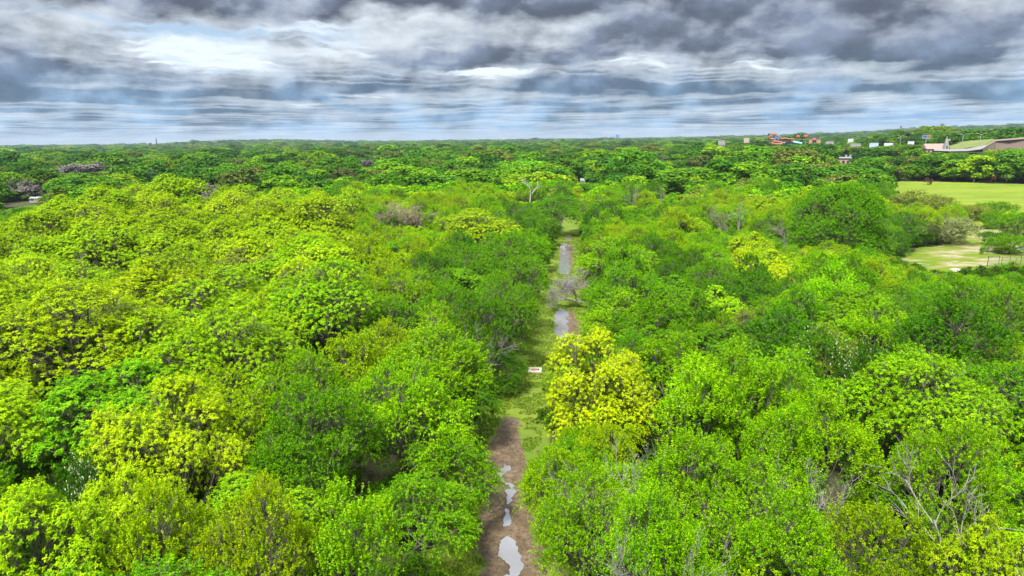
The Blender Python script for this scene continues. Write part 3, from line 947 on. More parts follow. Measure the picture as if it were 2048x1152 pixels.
# white snag and the fallen tree are placed by their foot
sx, sy = at_height(1058, 420, 0)
x, y = top_at(1062, 343, 17)
BARE_PLAN.append(dict(x=x, y=y, h=17, kind='snag', ws=1.0, label='bleached white snag with thick forked limbs above the green canopy', name='dead_tree', tilt=None))
x, y = at_height(1992, 366, 0)
BARE_PLAN.append(dict(x=x, y=y + 1, h=13, kind='snag', ws=0.8, label='white-trunked dead tree at the far edge of the field', name='dead_tree', tilt=None))
x, y = at_height(1186, 618, 0)
BARE_PLAN.append(dict(x=x, y=y, h=9.5, kind='bare2', ws=1.2, label='fallen bare tree leaning across the track between two puddles', name='dead_tree', tilt=-0.62))
x, y = at_height(1112, 505, 0)
BARE_PLAN.append(dict(x=x, y=y, h=6.0, kind='barebrown', ws=0.8, label='small fallen branchy tree lying over the far puddle', name='dead_tree', tilt=1.2))

# ---------------------------------------------------------------- filling the wood
# sight lines that the place keeps open: no tree nearer than the distance rises above the ray through the pixel row
#        px range, row, distance, bare ground just before it
SIGHT = [(1790, 1930, 398, 352, 0), (1930, 2075, 412, 355, 0), (1920, 2075, 478, 240, 0), (1800, 1880, 532, 183, 0), (1880, 1965, 543, 182, 0), (1965, 2075, 538, 182, 0),
         (1060, 1270, 868, 58, 0), (205, 480, 905, 46, 0), (1590, 1780, 480, 196, 0), (1105, 1180, 650, 122, 0), (1062, 1085, 744, 84, 0), (1110, 1138, 695, 97, 0), (1122, 1142, 552, 150, 0), (1045, 1105, 692, 96, 0), (1075, 1110, 640, 113, 0), (1100, 1160, 565, 145, 0), (1128, 1160, 500, 188, 0), (1060, 1080, 800, 74, 0),
         (60, 92, 408, 452, 14), (0, 34, 416, 420, 10), (1664, 1708, 323, FAR_D['flat'], 60), (1862, 1960, 301, FAR_D['church'], 40), (1955, 2075, 293, 700, 20), (1900, 1992, 293, 700, 60),
         (1534, 1612, 286, FAR_D['slides'], 60), (1436, 1450, 283.5, 1080, 30), (1488, 1497, 280, 1180, 30), (1618, 1642, 282, 1150, 30), (1650, 1668, 284, 1100, 30),
         (1695, 1706, 280, 1250, 30), (1700, 1722, 288.5, 930, 30), (1738, 1788, 290, 920, 30), (1815, 1828, 286, 850, 20), (1843, 1860, 281, 760, 10), (1755, 1800, 309, 700, 60),
         (1160, 1173, 362, 470, 12), (1345, 1390, 330, 600, 50)]

def open_limit(x, y, half=4.0):
    x, y = np.asarray(x, float), np.asarray(y, float)
    px, _, w = project(x, y, 5.0)
    d, g0 = np.hypot(x, y), terrain(x, y)
    m = np.minimum(half * FPX / np.maximum(w, 1.0), 60)
    lim = np.full(np.shape(x), 99.0)
    for a, b, row, D, bare in SIGHT:
        hit = (px > a - m) & (px < b + m) & (d < D) & (d > 25) & (w > 0)
        zr = at_dist((a + b) / 2, row, 1.0)[2] - EYE
        lim = np.where(hit, np.minimum(lim, np.maximum((EYE + zr * d - g0) * 0.88 - 0.3, 0)), lim)
        if bare:
            core = (px > a - 3) & (px < b + 3) & (d > D - bare) & (d < D + bare * 0.6) & (w > 0)
            lim = np.where(core, 0.0, lim)
    return lim

for b_, spec in zip(BARE_PLAN, BARE):
    d_ = math.hypot(b_['x'], b_['y'])
    if d_ > 90 and spec[1] < 480:
        hp = spec[2] * FPX / d_
        SIGHT.append((spec[0] - hp * 0.28 * spec[4], spec[0] + hp * 0.28 * spec[4], spec[1] + min(hp * 0.55, 60), d_ - 3, 0))
SIGHT.append((1040, 1085, 400, math.hypot(BARE_PLAN[len(BARE)]['x'], BARE_PLAN[len(BARE)]['y']) - 3, 0))

class Grid:
    def __init__(s, cell):
        s.c, s.g = cell, {}

    def near(s, x, y, r):
        k = int(math.ceil(r / s.c)) + 1
        i, j = int(math.floor(x / s.c)), int(math.floor(y / s.c))
        for a in range(i - k, i + k + 1):
            for b in range(j - k, j + k + 1):
                for (u, v, q) in s.g.get((a, b), ()):
                    if (u - x) ** 2 + (v - y) ** 2 < ((q + r) * 0.5) ** 2:
                        return True
        return False

    def add(s, x, y, r):
        s.g.setdefault((int(math.floor(x / s.c)), int(math.floor(y / s.c))), []).append((x, y, r))

grid = Grid(4.0)
for t in TREES:
    if t['h'] > 7:
        grid.add(t['x'], t['y'], max(6.0, (t['width'] or 9) * 0.85))
for b in BARE_PLAN:
    grid.add(b['x'], b['y'], 5.0)

def free_ground(x, y):
    return ~(in_poly(x, y, FIELD) | in_poly(x, y, CLEARING))

def zone(x, y):
    """kind, colour, height and crown width of the wood at a place"""
    px, py, w = project(x, y, 11.0)
    d = math.hypot(x, y)
    pat = float(fbm(x / 26, y / 26, 3, 101))
    u = rng.random()
    gap = float(track_gap(np.array(x), np.array(y)))
    reach = float(np.interp(px, [0, 120, 300, 450, 600, 700], [165, 178, 196, 192, 185, 180]))
    if px < 700 and d < reach and x < -2:
        if d < 62:
            kind = rng.choice(['pecan0', 'pecan2', 'elm0', 'elm2', 'elm1'])
            colr = 'lime' if u < 0.50 else ('vivid' if u < 0.78 else ('green' if u < 0.94 else 'yellow'))
            h = rng.uniform(11, 13.5)
        else:
            kind = rng.choice(['pecan0', 'pecan1', 'pecan2'])
            colr = 'lime' if pat + 0.25 * (u - 0.5) > 0.33 else ('vivid' if u < 0.75 else 'green')
            if u > 0.96:
                colr = 'olive'
            h = rng.uniform(13.5, 16.0)
        return kind, colr, h, rng.uniform(1.0, 1.18)
    if d > 230 + 90 * rng.random() * (px > 700) or (px < 700 and d > reach):
        kind = rng.choice(['elm0', 'elm1', 'pecan2', 'pecan0'])
        colr = 'deep' if u < 0.32 else ('green' if u < 0.66 else ('vivid' if u < 0.84 else ('lime' if u < 0.92 else 'olive')))
        return kind, colr, rng.uniform(9.0, 12.0), rng.uniform(1.05, 1.4)
    if x < float(np.interp(y, TRK_Y, TRK_L)):
        near_track = gap < 16
        kind = rng.choice(['elm0', 'elm1', 'elm2', 'pecan0', 'arch0'])
        colr = ('green' if u < 0.62 else 'deep') if near_track and d > 80 else ('lime' if pat + 0.3 * (u - 0.5) > 0.48 else ('vivid' if u < 0.6 else 'green'))
        return kind, colr, rng.uniform(10.5, 13.5), rng.uniform(0.95, 1.15)
    kind = rng.choice(['elm0', 'elm1', 'elm2', 'pecan2', 'arch0', 'arch1', 'stem1'], p=[.2, .2, .16, .1, .16, .1, .08])
    v = pat + 0.35 * (u - 0.5)
    colr = 'lime' if v > 0.62 else ('vivid' if v > 0.44 else ('green' if v > 0.30 else 'deep'))
    if rng.random() < 0.04:
        colr = 'olive'
    return kind, colr, rng.uniform(9.5, 12.5), rng.uniform(0.9, 1.15)

cand = []
n_c = 26000
dd = np.sqrt(rng.uniform(12 ** 2, 330 ** 2, n_c))
aa = rng.uniform(-R(47), R(47), n_c)
near_extra = 2500
dd = np.concatenate([dd, rng.uniform(14, 90, near_extra)])
aa = np.concatenate([aa, rng.uniform(-R(50), R(50), near_extra)])
X, Y = dd * np.sin(aa), dd * np.cos(aa)
LIM = open_limit(X, Y)
ok = free_ground(X, Y) & (LIM > 3.5)
gapv = track_gap(X, Y)
FILL = []
for x, y, o, gp, lm in zip(X, Y, ok, gapv, LIM):
    if not o or gp < 2.0:
        continue
    d = math.hypot(x, y)
    kind, colr, h, ws = zone(x, y)
    if gp < 5.5:
        kind = ['arch1', 'arch0', 'elm1'][int(rng.integers(0, 3))]
        h = min(h, 6.0 + gp * 0.9)
        ws = ws * 1.0
    h = min(h, float(lm))
    h = h * rng.uniform(0.86, 1.10)
    rad = PROTO_R[kind] * (h / PROTO_H[kind]) * ws
    if h < 7.0 and gp > 0:
        kind = 'bush0'
        rad = max(rad, h * 0.55)
    if gp < rad * (0.62 if y < 66 else 0.95):
        continue
    sp = rad * 1.16
    if grid.near(x, y, sp):
        continue
    grid.add(x, y, sp)
    FILL.append(dict(x=float(x), y=float(y), h=h, kind=kind, colour=colr, width=rad * 2))
ALL = TREES + FILL
for t in ALL:
    if not t.get('width'):
        t['width'] = 2 * PROTO_R[t['kind']] * t['h'] / PROTO_H[t['kind']]
    t['z'] = float(terrain(t['x'], t['y']))
    t['px'], t['py'], t['w'] = [float(q) for q in project(t['x'], t['y'], t['z'] + t['h'] * 0.72)]

# which of them the picture shows: crowns drawn front to back as ellipses on a coarse raster
VW, VH = 512, 288
taken = np.zeros((VH, VW), bool)
yy, xx = np.mgrid[0:VH, 0:VW]
for t in sorted(ALL, key=lambda q: q['w']):
    t['vis'] = 0
    if t['w'] < 3:
        continue
    cx_, cy_, k = t['px'] / 4, 0.0, FPX / t['w'] / 4
    _, top, _ = project(t['x'], t['y'], t['z'] + t['h'])
    _, bot, _ = project(t['x'], t['y'], t['z'] + t['h'] * 0.12)
    cy_, ry_, rx_ = (top + bot) / 8, max((bot - top) / 8, 0.3), t['width'] / 2 * k * 0.9
    x0, x1, y0, y1 = int(max(0, cx_ - rx_)), int(min(VW, cx_ + rx_ + 1)), int(max(0, cy_ - ry_)), int(min(VH, cy_ + ry_ + 1))
    if x0 >= x1 or y0 >= y1:
        continue
    m = ((xx[y0:y1, x0:x1] - cx_) / rx_) ** 2 + ((yy[y0:y1, x0:x1] - cy_) / ry_) ** 2 < 1
    sub = taken[y0:y1, x0:x1]
    t['vis'] = int((m & ~sub).sum())
    sub |= m
hand_trees = [t for t in ALL if t.get('hand')]
rest = sorted([t for t in ALL if not t.get('hand')], key=lambda q: -q['vis'])
keep_n = 296 - sum(1 for t in hand_trees if t['kind'][:5] not in ('shrub', 'bush0'))
SOLO = hand_trees + [t for t in rest[:keep_n] if t['vis'] > 14]
solo_ids = {id(t) for t in SOLO}
MASS_NEAR = [t for t in ALL if id(t) not in solo_ids]

# ---------------------------------------------------------------- one label for each tree
LANDMARKS = [('the concrete pad', 1070, 742), ('the lowest puddle', 1022, 1100), ('the long puddle', 1122, 660), ('the far puddle', 1132, 520), ('the fallen bare tree', 1145, 600),
             ('the tallest dark tree', 1690, 440), ('the chain-link fence', 2010, 528), ('the white snag', 1062, 365), ('the brownish bare tree', 825, 430),
             ('the yellow track tree', 1165, 790), ('the inland yellow tree', 330, 860), ('the white trailer', 75, 405), ('the big pale bare tree', 1925, 985),
             ('the bare band', 195, 332), ('the slender bare stems', 1485, 420), ('the forked bare tree', 1385, 1075),
             ('the lower left corner', 0, 1152), ('the left edge', 0, 640), ('the right edge', 2048, 700), ('the pale twigs', 170, 510)]
ORD = ['nearest', 'second', 'third', 'fourth', 'fifth', 'sixth', 'seventh', 'eighth', 'ninth', 'tenth', '11th', '12th', '13th', '14th', '15th', '16th', '17th', '18th', '19th', '20th',
       '21st', '22nd', '23rd', '24th', '25th', '26th', '27th', '28th', '29th', '30th']
DIRS = ['right of', 'above and right of', 'above', 'above and left of', 'left of', 'below and left of', 'below', 'below and right of']
SHAPE = {'pecan': 'tufted', 'elm': 'rounded', 'arch': 'arching', 'stem': 'many-stemmed', 'shrub': 'bushy', 'conifer': 'dense round', 'bush': 'bushy'}
cells = {}
for t in SOLO:
    if 'label' in t:
        continue
    px, py = min(max(t['px'], 8), 2040), min(max(t['py'], 300), 1145)
    nm, lx, ly = min(LANDMARKS, key=lambda l: (l[1] - px) ** 2 + ((l[2] - py) * 1.5) ** 2)
    sec = int(round(math.atan2((ly - py) * 1.5, px - lx) / (math.pi / 4))) % 8
    word = PAL[t['colour']][1]
    cells.setdefault((nm, sec, word), []).append((math.hypot(px - lx, (py - ly) * 1.5), t))
for (nm, sec, word), lst in cells.items():
    lst.sort(key=lambda q: q[0])
    for i, (_, t) in enumerate(lst):
        shape = SHAPE[t['kind'].rstrip('0123456789')]
        what = 'bush' if t['kind'][:5] in ('shrub', 'bush0') else 'tree'
        if len(lst) == 1:
            t['label'] = 'only %s %s, %s, just %s %s' % (word, what, shape, DIRS[sec], nm) if sec in (0, 4) else 'only %s %s, %s, %s %s' % (word, what, shape, DIRS[sec], nm)
        else:
            t['label'] = '%s %s %s, %s such %s %s' % (shape, word, what, ORD[min(i, 29)], DIRS[sec], nm)

# ---------------------------------------------------------------- building the individual trees
def vary(c, amt=0.10):
    k = 1 + rng.normal(0, amt)
    return (max(c[0] * k * (1 + rng.normal(0, amt * 0.6)), 0.01), max(c[1] * k, 0.01), c[2] * k, 1.0)

def plant(t, name, cat, group):
    cm, tm = PROTO[t['kind']]
    root = empty(name, (t['x'], t['y'], t['z']), t['label'], cat, rng.uniform(0, 6.28), group)
    sz = t['h'] / PROTO_H[t['kind']]
    sxy = t['width'] / 2 / PROTO_R[t['kind']]
    root.scale = (sxy * rng.uniform(0.86, 1.14), sxy * rng.uniform(0.86, 1.14), sz)
    root.rotation_euler = (rng.normal(0, 0.05), rng.normal(0, 0.05), root.rotation_euler[2])
    tr = link(bpy.data.objects.new('trunk', tm), root)
    cr = link(bpy.data.objects.new('crown', cm), root)
    cr.color = vary(PAL[t['colour']][0])
    return root

for t in SOLO:
    if t['kind'][:5] in ('shrub', 'bush0'):
        plant(t, 'shrub', 'shrub', 'low bushes along the track and round the open field')
    else:
        plant(t, 'broadleaf_tree', 'tree', 'leafy trees of the wood on both sides of the track')

HB = {'barefar': 9, 'bare0': 9, 'bare1': 10, 'bare2': 8, 'barebrown': 10, 'snag': 15}
for kk in HB:
    vs = [np.array([v.co.z for v in m.vertices]).max() for m in PROTO[kk]]
    HB[kk] = max(vs)
for b in BARE_PLAN:
    cm, tm = PROTO[b['kind']]
    z = float(terrain(b['x'], b['y']))
    root = empty(b['name'], (b['x'], b['y'], z), b['label'], 'bare tree' if b['name'] == 'bare_tree' else 'dead tree', rng.uniform(0, 6.28), 'leafless trees among the green ones')
    s = b['h'] / HB[b['kind']]
    root.scale = (s * b['ws'], s * b['ws'], s)
    if b['tilt']:
        root.rotation_euler = (0, b['tilt'], 0.25)
    link(bpy.data.objects.new('trunk', tm), root)
    link(bpy.data.objects.new('branches', cm), root)

# white blossom on two crowns
def blossom(px, py, h, wpx, label):
    x, y = top_at(px, py, h)
    z = float(terrain(x, y))
    r = np.random.default_rng(int(px))
    w = wpx * project(x, y, h)[2] / FPX
    t = dict(x=x, y=y, z=z, h=h, kind='arch1', colour='deep', width=w, label=label)
    root = plant(t, 'blossom_tree', 'tree', None)
    root.scale = (w / 2 / PROTO_R['arch1'],) * 2 + (h / PROTO_H['arch1'],)
    co = np.empty(len(PROTO['arch1'][0].vertices) * 3, np.float32)
    PROTO['arch1'][0].vertices.foreach_get('co', co)
    co = co.reshape(-1, 4, 3)[:, 0]
    co = co[(co[:, 2] > 5.5) & (fbm(co[:, 0] * 0.55 + 7, co[:, 1] * 0.55 + px, 3, 3) > 0.5)]
    p = co[r.random(len(co)) < 0.09] + r.normal(0, 0.05, (1, 3)) + [0, 0, 0.12]
    p = p + r.normal(0, 0.08, p.shape)
    ax = norm(r.normal(size=p.shape))
    nr = norm(np.cross(ax, r.normal(size=p.shape)))
    v, f = leaf_quads(p, ax, nr, np.full(len(p), 0.17), np.full(len(p), 0.15))
    link(bpy.data.objects.new('blossom', mesh_np('blossom', v, f, M_blossom)), root)
blossom(155, 912, 11.5, 130, 'small dark tree speckled with white blossom beside the lower left yellow trees')
blossom(1640, 655, 12, 130, 'tree speckled with white blossom behind the light green trees')
blossom(1745, 672, 12, 110, 'second tree with pinkish white blossom, farther from the track')

# ---------------------------------------------------------------- the mass of the wood (uncountable): instanced
woods_col = bpy.data.collections.new('woodland_kinds')
ORDER = ['pecan0', 'pecan2', 'elm0', 'elm1', 'far0', 'far1', 'far2', 'far3', 'shrub0', 'shrub1']
for i, kk in enumerate(ORDER):
    cm, tm = PROTO[kk]
    a, b = cm.copy(), tm
    nv = len(a.vertices)
    va, vb = np.empty(nv * 3, np.float32), np.empty(len(b.vertices) * 3, np.float32)
    a.vertices.foreach_get('co', va); b.vertices.foreach_get('co', vb)
    def polys(m):
        arr = np.empty(len(m.loops), np.int32)
        m.loops.foreach_get('vertex_index', arr)
        return arr.reshape(-1, 4)
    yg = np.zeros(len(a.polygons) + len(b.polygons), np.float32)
    if 'young_lit' in a.attributes:
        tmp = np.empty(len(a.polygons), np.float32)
        a.attributes['young_lit'].data.foreach_get('value', tmp)
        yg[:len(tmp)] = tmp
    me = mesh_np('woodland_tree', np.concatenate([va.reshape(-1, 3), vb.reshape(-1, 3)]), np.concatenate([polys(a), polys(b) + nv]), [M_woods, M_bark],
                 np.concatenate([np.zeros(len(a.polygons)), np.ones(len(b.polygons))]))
    me.attributes.new('young_lit', 'FLOAT', 'FACE').data.foreach_set('value', yg)
    bpy.data.meshes.remove(a)
    woods_col.objects.link(bpy.data.objects.new('woodland_tree_%02d' % i, me))

gng = bpy.data.node_groups.new('scatter', 'GeometryNodeTree')
gng.interface.new_socket('Geometry', in_out='INPUT', socket_type='NodeSocketGeometry')
gng.interface.new_socket('Geometry', in_out='OUTPUT', socket_type='NodeSocketGeometry')
gi, go = gng.nodes.new('NodeGroupInput'), gng.nodes.new('NodeGroupOutput')
ci = gng.nodes.new('GeometryNodeCollectionInfo')
ci.inputs['Collection'].default_value = woods_col
ci.inputs['Separate Children'].default_value = True
ci.inputs['Reset Children'].default_value = True
iop = gng.nodes.new('GeometryNodeInstanceOnPoints')
iop.inputs['Pick Instance'].default_value = True
def nat(nm, typ):
    nd = gng.nodes.new('GeometryNodeInputNamedAttribute')
    nd.data_type = typ
    nd.inputs['Name'].default_value = nm
    return nd.outputs[0]
L = gng.links.new
L(gi.outputs[0], iop.inputs['Points'])
L(ci.outputs[0], iop.inputs['Instance'])
L(nat('idx', 'INT'), iop.inputs['Instance Index'])
L(nat('scl', 'FLOAT_VECTOR'), iop.inputs['Scale'])
er = gng.nodes.new('FunctionNodeEulerToRotation')
L(nat('rot', 'FLOAT_VECTOR'), er.inputs[0])
L(er.outputs[0], iop.inputs['Rotation'])
L(iop.outputs[0], go.inputs[0])

def scatter(name, pts, idx, scl, rot, tint):
    me = bpy.data.meshes.new(name)
    me.vertices.add(len(pts))
    me.vertices.foreach_set('co', np.asarray(pts, np.float32).ravel())
    me.attributes.new('idx', 'INT', 'POINT').data.foreach_set('value', np.asarray(idx, np.int32))
    me.attributes.new('scl', 'FLOAT_VECTOR', 'POINT').data.foreach_set('vector', np.asarray(scl, np.float32).ravel())
    me.attributes.new('rot', 'FLOAT_VECTOR', 'POINT').data.foreach_set('vector', np.asarray(rot, np.float32).ravel())
    me.attributes.new('tint', 'FLOAT_VECTOR', 'POINT').data.foreach_set('vector', np.asarray(tint, np.float32).ravel())
    me.update()
    o = link(bpy.data.objects.new(name, me))
    o.modifiers.new('scatter', 'NODES').node_group = gng
    return o

P_, I_, S_, R_, T_ = [], [], [], [], []
for t in MASS_NEAR:
    far_ = math.hypot(t['x'], t['y']) > 250
    i = int(rng.integers(4, 8)) if far_ else int(rng.integers(0, 4))
    hh = {0: 14, 1: 13, 2: 12.5, 3: 13}.get(i, 12.5)
    rr_ = {0: 6.2, 1: 5.6, 2: 5.4, 3: 5.8}.get(i, 5.9)
    P_.append((t['x'], t['y'], t['z'])); I_.append(i); S_.append((t['width'] / 2 / rr_,) * 2 + (t['h'] / hh,)); R_.append((0, 0, rng.uniform(0, 6.28))); T_.append(vary(PAL[t['colour']][0])[:3])
FARPAL = [(0.034, 0.108, 0.009), (0.056, 0.162, 0.007), (0.095, 0.225, 0.006), (0.145, 0.280, 0.005), (0.108, 0.142, 0.028), (0.070, 0.086, 0.030)]
FARP = [0.25, 0.29, 0.23, 0.11, 0.10, 0.02]
def belt(d0, d1, sp, amax, smin, smax, hmul):
    """jittered grid of trees in a belt of distances"""
    n = int((d1 - d0) / sp)
    for i in range(n):
        d = d0 + (i + 0.5) * sp
        k = int(2 * amax * d / sp)
        a = -amax + (np.arange(k) + rng.uniform(0.05, 0.95, k)) * 2 * amax / k
        r_ = d + rng.uniform(-0.55, 0.55, k) * sp
        x, y = r_ * np.sin(a), r_ * np.cos(a)
        lim = open_limit(x, y, 8.5)
        keep = free_ground(x, y) & (track_gap(x, y) > 3.5) & (lim > 3) & (fbm(x / 130, y / 130, 3, 77) > 0.34)
        x, y, lim = x[keep], y[keep], lim[keep]
        z = terrain(x, y)
        s = rng.uniform(smin, smax, len(x)) * (0.55 + 0.9 * fbm(x / 70, y / 70, 3, 78)) * np.exp(rng.normal(0, 0.16, len(x)))
        hs = np.minimum(s * hmul * rng.uniform(0.85, 1.15, len(x)), lim / 12.5)
        pxs = project(x, y, 6.0)[0]
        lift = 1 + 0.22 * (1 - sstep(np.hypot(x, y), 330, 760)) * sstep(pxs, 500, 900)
        for q in range(len(x)):
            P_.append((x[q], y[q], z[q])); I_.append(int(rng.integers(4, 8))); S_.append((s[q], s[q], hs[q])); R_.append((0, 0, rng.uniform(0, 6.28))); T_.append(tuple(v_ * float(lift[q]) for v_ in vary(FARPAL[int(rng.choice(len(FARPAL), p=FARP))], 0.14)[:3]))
belt(328, 650, 12.5, R(43), 1.1, 2.0, 0.62)
belt(650, 1500, 17.0, R(41), 1.3, 2.5, 0.50)
belt(1500, 3500, 22.0, R(40), 1.2, 2.3, 0.55)
belt(3500, 9500, 46.0, R(39), 2.6, 4.4, 0.32)
woods = scatter('woodland', P_, I_, S_, R_, T_)
tag(woods, 'unbroken mass of green woodland reaching to the horizon behind the single trees', 'woodland')
woods['kind'] = 'stuff'

# low undergrowth at the foot of the trees
P_, I_, S_, R_ = [], [], [], []
n = 5200
d = np.sqrt(rng.uniform(16 ** 2, 230 ** 2, n))
a = rng.uniform(-R(44), R(44), n)
x, y = d * np.sin(a), d * np.cos(a)
k = np.concatenate([np.arange(n)])
gp = track_gap(x, y)
keep = free_ground(x, y) & (gp > 1.2)
x, y, gp = x[keep], y[keep], gp[keep]
z = terrain(x, y)
s = rng.uniform(0.45, 1.0, len(x)) * np.clip(0.5 + gp / 8, 0.5, 1.1)
und = scatter('undergrowth', np.stack([x, y, z], -1), rng.integers(8, 10, len(x)), np.stack([s, s, s * rng.uniform(0.6, 1.0, len(x))], -1), np.stack([x * 0, x * 0, rng.uniform(0, 6.28, len(x))], -1), np.array([(0.085, 0.235, 0.006)]) * rng.uniform(0.45, 1.15, (len(x), 1)))
tag(und, 'low leafy undergrowth beneath the trees and along the muddy track', 'undergrowth')
und['kind'] = 'stuff'

# grass tufts on the track and the open ground
def build_grass():
    r = np.random.default_rng(5)
    n = 60000
    y = 30 + 190 * r.random(n) ** 1.6
    l, rt = np.interp(y, TRK_Y, TRK_L), np.interp(y, TRK_Y, TRK_R)
    x = l - 1.5 + (rt - l + 3.0) * r.random(n)
    z, mud, pud = track_z(x, y)
    keep = (mud + (fbm(x / 1.1, y / 1.1, 3, 91) - 0.5) * 0.9 < 0.40) & (pud < 0.15) & (fbm(x / 1.6, y / 1.6, 4, 92) > 0.40)
    x, y, z = x[keep], y[keep], z[keep] + terrain(x[keep], y[keep])
    V, F, o = [], [], 0
    for j in range(4):
        an = r.uniform(0, 6.28, len(x))
        h = r.uniform(0.06, 0.20, len(x))
        w = 0.035
        b = np.stack([x + r.normal(0, 0.06, len(x)), y + r.normal(0, 0.06, len(x)), z - 0.02], -1)
        s_ = np.stack([np.cos(an) * w, np.sin(an) * w, an * 0], -1)
        tip = b + np.stack([np.sin(an) * h * 0.7, -np.cos(an) * h * 0.7, h], -1)
        v = np.stack([b - s_, b + s_, tip], 1).reshape(-1, 3)
        V.append(v); F.append(np.arange(len(v)).reshape(-1, 3) + o); o += len(v)
    g_o = link(bpy.data.objects.new('grass', mesh_np('grass', np.concatenate(V), np.concatenate(F), M_grass)))
    tag(g_o, 'short yellow-green grass growing in patches along the muddy track', 'grass')
    g_o['kind'] = 'stuff'
M_grass = material('grass_blade', lambda q: leaf_shader(q, (0.105, 0.175, 0.008, 1), 0.4))
build_grass()
# E2

# ---------------------------------------------------------------- built things, near to far
def ground_at(px, d):
    x, y, _ = at_dist(px, 290, d)
    return x, y, float(terrain(x, y))

def top_z(px, py, d):
    return at_dist(px, py, d)[2]

def part(parent, name, mat, fn, smooth=False):
    m = MB()
    fn(m)
    return m.build(name, mat, parent, smooth)

# concrete manhole pad beside the track
x, y = at_height(1070, 741.5, 0.25)
pad = empty('manhole_pad', (x, y, 0.1), 'pale square concrete pad with a rusty iron lid in the grass', 'manhole', R(-4))
part(pad, 'slab', M_concrete, lambda m: m.box((0, 0, 0.12), (1.75, 1.85, 0.36), 0, 0.985))
lid = part(pad, 'lid', M_rust, lambda m: m.lathe((-0.08, 0.02, 0.30), [(0.47, 0.0), (0.47, 0.035), (0.44, 0.05), (0.05, 0.055)], 24))
part(lid, 'handle', M_darkhole, lambda m: m.tube([(0.22, -0.02, 0.34), (0.24, 0.0, 0.42), (0.36, 0.02, 0.42), (0.38, 0.02, 0.34)], 0.025, 6))
part(pad, 'hinge', M_darkhole, lambda m: m.box((0.46, 0.03, 0.325), (0.16, 0.5, 0.05)))

# chain-link fence round a corner of the clearing
cx_, cy_ = at_height(1974.5, 533, 0.3)
fe = empty('chain_link_fence', (cx_, cy_, 0.35), 'dark chain-link fence turning a corner in the dry grass clearing', 'fence')
runs = [((0, 0), (13.5, 1.2), 5), ((0, 0), (8.2, -6.2), 4)]
FH = 2.3
first = True
for a, b, n in runs:
    a, b = np.array(a, float), np.array(b, float)
    for i in range(n + 1):
        if i == 0 and not first:
            continue
        q = a + (b - a) * i / n
        r_ = 0.07 if i == 0 else 0.045
        part(fe, 'post', M_darkhole, lambda m, q=q, r_=r_: m.tube([(q[0], q[1], -0.5), (q[0], q[1], FH + 0.05)], r_, 8))
    first = False
    part(fe, 'rail', M_darkhole, lambda m: m.tube([(a[0], a[1], FH), (b[0], b[1], FH)], 0.03, 6))
    ln = float(np.linalg.norm(b - a))
    def wires(m, a=a, b=b, ln=ln):
        u = (b - a) / ln
        s = 0.16
        k = -FH
        while k < ln:
            for sg in (1, -1):
                s0, s1 = max(k, 0), min(k + FH, ln)
                if s1 > s0:
                    z0, z1 = (s0 - k), (s1 - k)
                    if sg < 0:
                        z0, z1 = FH - z0, FH - z1
                    p0, p1 = a + u * s0, a + u * s1
                    m.tube([(p0[0], p0[1], z0), (p1[0], p1[1], z1)], 0.0035, 3, False)
            k += s
    part(fe, 'wire_mesh', M_steel, wires)

def mound(name, px, py, rx, ry, h, mat, label, cat, z0=0.3, seed=1):
    x, y = at_height(px, py, z0)
    m = MB()
    r = np.random.default_rng(seed)
    n, k = 7, 22
    v = [(0, 0, h)]
    for i in range(1, n + 1):
        t = i / n
        for j in range(k):
            a = 2 * math.pi * j / k
            w = 1 + 0.22 * math.sin(3 * a + seed) + 0.12 * math.sin(7 * a + 2 * seed)
            v.append((rx * t * w * math.cos(a), ry * t * w * math.sin(a), h * (1 - t * t) * (1 + r.normal(0, 0.12)) - (0.15 if i == n else 0)))
    f = [(0, 1 + j, 1 + (j + 1) % k) for j in range(k)]
    for i in range(n - 1):
        for j in range(k):
            a, b = 1 + i * k + j, 1 + i * k + (j + 1) % k
            f.append((a, a + k, b + k, b))
    m.quadmesh(v, f)
    o = m.build(name, mat, None, True)
    o.location = (x, y, float(terrain(x, y)) + z0)
    return tag(o, label, cat)
M_gravel = plain('white_gravel', (0.36, 0.34, 0.32), 0.95, 0.2, 6.0)
M_tarp = plain('red_tarp', (0.36, 0.06, 0.035), 0.6, 0.25, 2.0)
mound('gravel_pile', 1913, 541, 1.25, 1.6, 0.45, M_gravel, 'low pile of white gravel in the clearing in front of the fence corner', 'gravel pile', seed=2)
mound('gravel_pile', 2042, 499, 1.5, 1.8, 0.7, M_gravel, 'white gravel pile behind the fence near the bushes', 'gravel pile', seed=5)
mound('tarp', 2032, 534, 1.15, 0.8, 0.6, M_tarp, 'red tarp heap beside the chain-link fence', 'tarp', seed=4)

# white camper among the trees
x, y = at_height(75, 407, 0.0)
cp = empty('camper_trailer', (x, y, float(terrain(x, y))), 'white camper trailer half hidden among dark trees by the left edge', 'trailer', R(-8))
part(cp, 'body', M_white, lambda m: (m.box((0, 0, 1.6), (6.6, 2.6, 2.3)), m.box((-2.2, 0, 2.85), (2.0, 2.5, 0.2))))
part(cp, 'roof', M_white, lambda m: (m.gable((-1.75, 0, 2.76), (3.3, 3.0, 0.7)), m.gable((1.75, 0, 2.76), (3.3, 3.0, 0.85))))
part(cp, 'stripe', M_blueside, lambda m: m.box((1.6, -1.31, 1.9), (2.7, 0.04, 1.1)))
wn = part(cp, 'window', M_glass, lambda m: m.box((-1.7, -1.31, 2.0), (2.4, 0.04, 0.7)))
for sx_ in (-1.2, 1.2):
    part(cp, 'wheel', M_darkhole, lambda m, sx_=sx_: m.tube([(sx_, -1.25, 0.38), (sx_, -1.0, 0.38)], 0.38, 14))

